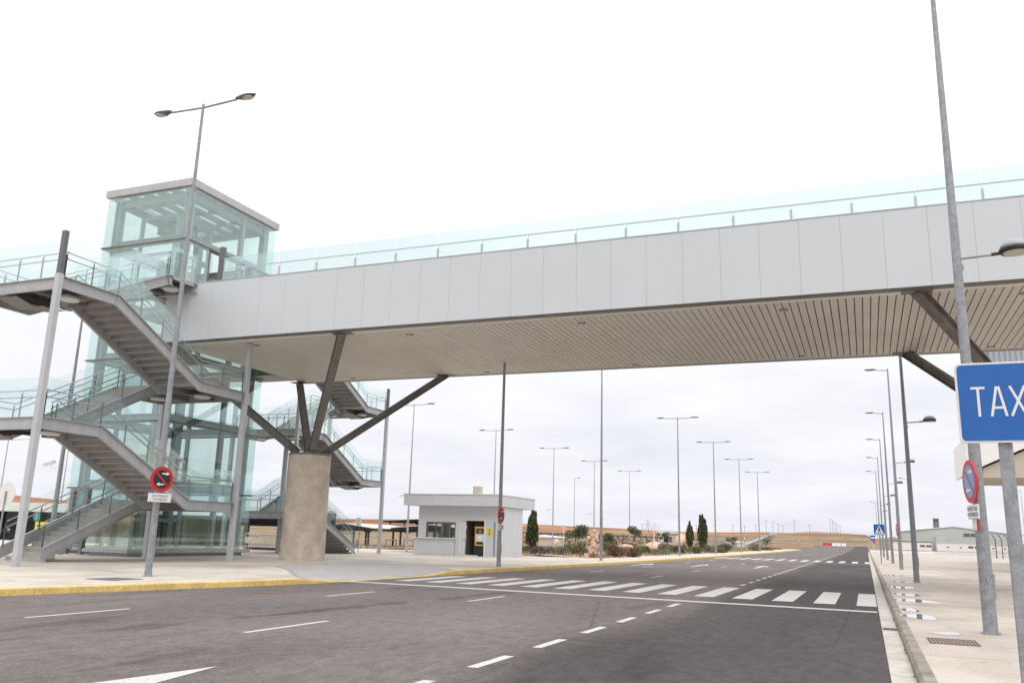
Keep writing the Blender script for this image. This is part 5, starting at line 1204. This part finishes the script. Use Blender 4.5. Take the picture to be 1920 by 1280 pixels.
def shrub(x, y, z, w, h, m, label, seed, n=700, name='shrub', d=1.0):
    rng = random.Random(seed); t = thing(name, label, 'shrub', (x, y, z), 'shrubs in the kerbside garden')
    mb = MB()
    for k in range(6):
        xx = x+rng.uniform(-.35, .35)*w; branchy(mb, rng, (xx, y, z-.05), (rng.uniform(-.4, .4), rng.uniform(-.3, .3), 1), h*.35, .012, 1, .5)
    mb.build('stem', M['bark'], t, recalc=False); mb = MB(); kmax = max(3, int(w/h*2))
    for k in range(kmax):
        p = (x+w*(-.38+.76*(k+.5)/kmax)+rng.gauss(0, .05)*w, y+rng.uniform(-.4, .4)*d, z+h*.45*rng.uniform(.8, 1.15)); leaves(mb, rng, p, (w/kmax*.95, .5*d, h*.5*rng.uniform(.8, 1.1)), n//kmax, .11, .25, up=.5)
    mb.build('foliage', M[m], t, recalc=False)
def rock(x, y, z, w, h, label, seed, m='rock', name='rock'):
    import bmesh
    rng = random.Random(seed); bm = bmesh.new(); bmesh.ops.create_icosphere(bm, subdivisions=3, radius=1)
    ph = [Vector((rng.gauss(0, 1), rng.gauss(0, 1), rng.gauss(0, 1))).normalized() for _ in range(9)]; cut = [rng.uniform(.55, .85) for _ in range(9)]
    for v in bm.verts:
        for p_, c_ in zip(ph, cut):
            d = v.co.dot(p_)
            if d > c_: v.co -= p_*(d-c_)
        v.co += Vector((rng.gauss(0, .012), rng.gauss(0, .012), rng.gauss(0, .012)))
    mb = MB(); mb.add([(x+v.co.x*w*.62, y+v.co.y*w*.55, z+h*.42+v.co.z*h*.66) for v in bm.verts], [tuple(v.index for v in f.verts) for f in bm.faces]) if (bm.verts.ensure_lookup_table() or bm.verts.index_update() or True) else None
    o = mb.build(name, M[m]); bm.free(); tag(o, label, 'rock', 'rocks in the kerbside garden')
cypress(-28.6, 75.7, .08, 1.15, 4.15, 'tall narrow shaggy evergreen right beside the kiosk', seed=5, n=3400)
cypress(-23.6, 126.7, .15, 1.25, 4.3, 'smaller pointed cypress just right of the pink boulder', seed=3)
cypress(-20.4, 118.8, .15, 1.5, 5.1, 'taller ragged cypress standing right of the smaller one', seed=8, n=3400)
olive(-35.5, 111.5, -.02, 2.3, 3.3, 'olive tree with a forked crown right of the kiosk', 21, n=2000)
olive(-29.8, 118, .06, 2.0, 3.2, 'small leaning olive tree with a one sided crown behind the garden', 34, n=1000, clumps=5)
olive(-33.6, 120.4, .0, 1.9, 2.3, 'low round olive bush between the rock pile and the leaning olive', 40, n=1400, trunk=.2)
olive(-22.6, 106.6, .15, .9, 2.2, 'thin small olive in front of the pink boulder', 47, n=700, clumps=5)
olive(-22.1, 156.4, .15, 1.9, 2.3, 'round olive bush right of the tall cypress beyond the kerb lamp', 52, n=900, trunk=.25)
olive(-24.4, 238, .1, 3.6, 3.4, 'far olive tree at the end of the garden', 58, n=900, trunk=.25)
olive(-27.5, 127.5, .1, 1.2, 2.6, 'low olive half hidden between the two cypresses', 59, n=600, trunk=.3)
bare(-23.4, 101.7, .15, 1.4, 4.0, 'leafless young tree with pale upright twigs in the garden', 3)
bare(-25, 159.9, .14, 1.2, 3.6, 'far leafless young tree behind a kerb lamp', 9)
SH = [(-25.2, 65.7, .9, .6, 'leaf_gr', 'green shrub closest to the kiosk wall'), (-22.6, 61.0, 1.2, .7, 'leaf_pu', 'purple grey shrub near the kiosk'), (-21.4, 61.8, 1.9, .75, 'leaf_si', 'wide silver green shrub right of the purple one'), (-20.9, 65.6, 2.1, 1.05, 'leaf_yo', 'tall yellowish olive shrub left of the rock pile'),
 (-17.2, 62.9, 1.9, .95, 'leaf_br', 'clipped rusty brown shrub right of the rock pile'), (-16.5, 65.2, 1.2, .85, 'leaf_br', 'smaller rusty brown shrub at the kerb, right end of the brown ones'), (-19.6, 81.3, 2.0, .8, 'leaf_gr', 'bright green spreading shrub before the bare tree'), (-18.2, 81.1, 2.6, .55, 'leaf_si', 'low silver shrub along the kerb under the bare tree'), (-21.8, 100.7, 1.3, 1.1, 'leaf_yo', 'yellow green bush behind the low silver shrub'),
 (-17.7, 88.7, 1.9, 1.0, 'leaf_dk', 'dark green shrub at the foot of the boulder'), (-17.4, 96.4, 1.5, .9, 'leaf_gr', 'green shrub at the foot of the smaller cypress'), (-17.2, 105, 2.0, 1.0, 'leaf_si', 'silver olive shrub between tall cypress and kerb lamp'), (-16.6, 108.4, 1.3, .9, 'leaf_yo', 'small yellow olive shrub by a kerb lamp'), (-16.7, 112, 1.5, 1.1, 'leaf_dk', 'dark green shrub with a small rock beside it'),
 (-29, 112, 2.0, 1.0, 'leaf_pu', 'purple shrub under the leaning olive'), (-16.9, 146.5, 2.2, 1.3, 'leaf_si', 'silver bush left of the farthest kerb lamp'), (-16.8, 162, 3.6, .8, 'leaf_yo', 'long low planting at the far end of the garden'), (-23.5, 84, 1.5, 1.3, 'leaf_yo', 'mixed olive shrub behind the pink rocks'), (-26, 90, 2.0, 1.1, 'leaf_gr', 'mid green shrub behind the pink rocks'), (-30, 95, 2.2, .9, 'leaf_si', 'grey green shrub behind the garden rocks'),
 (-24, 73, 1.6, .7, 'leaf_si', 'small grey shrub under the olive right of the kiosk'), (-22.5, 70, 1.4, .8, 'leaf_yo', 'dry yellowish shrub behind the wide silver one'), (-20, 135, 2.0, 1.0, 'leaf_gr', 'green shrub farther along behind a kerb lamp')]
for i, (x, y, w_, h, m_, lb) in enumerate(SH): shrub(x, y, gz(x, y), w_, h, m_, lb, 100+i, n=int(500+400*w_*h), d=.9 if y < 70 else 1.3)
RK = [(-39.3, 113.7, 1.0, 1.3, 'upright pinkish rock right of the tall evergreen'), (-27.4, 98.5, 1.3, .8, 'flat pink rock just right of the rock pile'), (-24.0, 89.4, 1.2, .8, 'middle pink rock behind the brown shrubs'), (-22.4, 86, 1.3, .85, 'rounded pink rock at the right end of the brown shrubs'), (-24.5, 108.2, 2.0, 1.1, 'wide pink rock at the foot of the bare tree'), (-28, 145.9, 2.6, 2.6, 'large pink boulder left of the cypress pair')]
for i, (x, y, w_, h, lb) in enumerate(RK): rock(x, y, gz(x, y), w_, h, lb, 200+i)
rock(-22.4, 153.7, .15, 1.8, 1.4, 'grey slate rock between the shrubs past the tall cypress', 240, 'rockdk')
# stacked stone column
rp = thing('rock_pile', 'tall pile of jagged pink rocks rising beside the second kerb lamp', 'rock pile', (-18.3, 60.6, .15)); rng = random.Random(5)
for k in range(38):
    f = k/38; zz = .2+f*1.75; rad = .55*(1-f)**.7+.12; a = rng.random()*6.28; x = -18.3+cos(a)*rad*.8*rng.random()+f*.12; y = 60.6+sin(a)*rad*.6; s_ = rng.uniform(.15, .27)
    mb = MB(); P = [(x+rng.uniform(-s_, s_), y+rng.uniform(-s_, s_), zz+rng.uniform(-s_, s_)) for _ in range(14)]
    import bmesh
    bm = bmesh.new(); [bm.verts.new(p) for p in P]; r__ = bmesh.ops.convex_hull(bm, input=bm.verts[:]); bmesh.ops.delete(bm, geom=[g for g in r__['geom_interior'] if isinstance(g, bmesh.types.BMVert)], context='VERTS')
    bm.verts.ensure_lookup_table(); bm.verts.index_update(); mb.add([tuple(v.co) for v in bm.verts], [tuple(v.index for v in f_.verts) for f_ in bm.faces]); bm.free(); mb.build('stone', M['rock'], rp)
# dry grass tufts (uncountable)
mb = MB(); rng = random.Random(77)
for _ in range(16000):
    y = 60+140*rng.random()**1.3; x = -17.2-34*rng.random()
    if y < 76 and x < -26: continue
    z = gz(x, y); h = rng.uniform(.12, .42); a = rng.random()*6.28; w_ = .05
    if x > kx(y)-3.5: continue
    mb.add([(x-cos(a)*w_, y-sin(a)*w_, z-.02), (x+cos(a)*w_, y+sin(a)*w_, z-.02), (x+rng.gauss(0, .1), y+rng.gauss(0, .1), z+h)], [(0, 1, 2)])
struct(mb.build('dry_grass', mat('dry_grass_blades', (.34, .26, .15), .95, island=.35), recalc=False), 'stuff')
mb = MB(); rng = random.Random(78)
for _ in range(9000):
    a = radians(rng.uniform(-58, 14)); R = rng.uniform(120, 480)
    if _ > 5000: a = radians(rng.uniform(-27, -5)); R = rng.uniform(140, 300); x = R*sin(a); y = R*cos(a)
    if -18 < x < 70 and y < 340: continue
    if -110 < x < -50 and y < 145: continue
    if abs(x+38) < 9 and y > 225: continue
    z = T(x, y); s_ = rng.uniform(.15, .5)
    for k in range(2):
        b = rng.random()*3.14; mb.add([(x-cos(b)*s_, y-sin(b)*s_, z-.1), (x+cos(b)*s_, y+sin(b)*s_, z-.1), (x+cos(b)*s_*.6, y+sin(b)*s_*.6, z+s_*.7), (x-cos(b)*s_*.5, y-sin(b)*s_*.5, z+s_*.8)], [(0, 1, 2, 3)])
struct(mb.build('scrub', mat('dry_scrub', (.20, .155, .105), .95, island=.45), recalc=False), 'stuff')
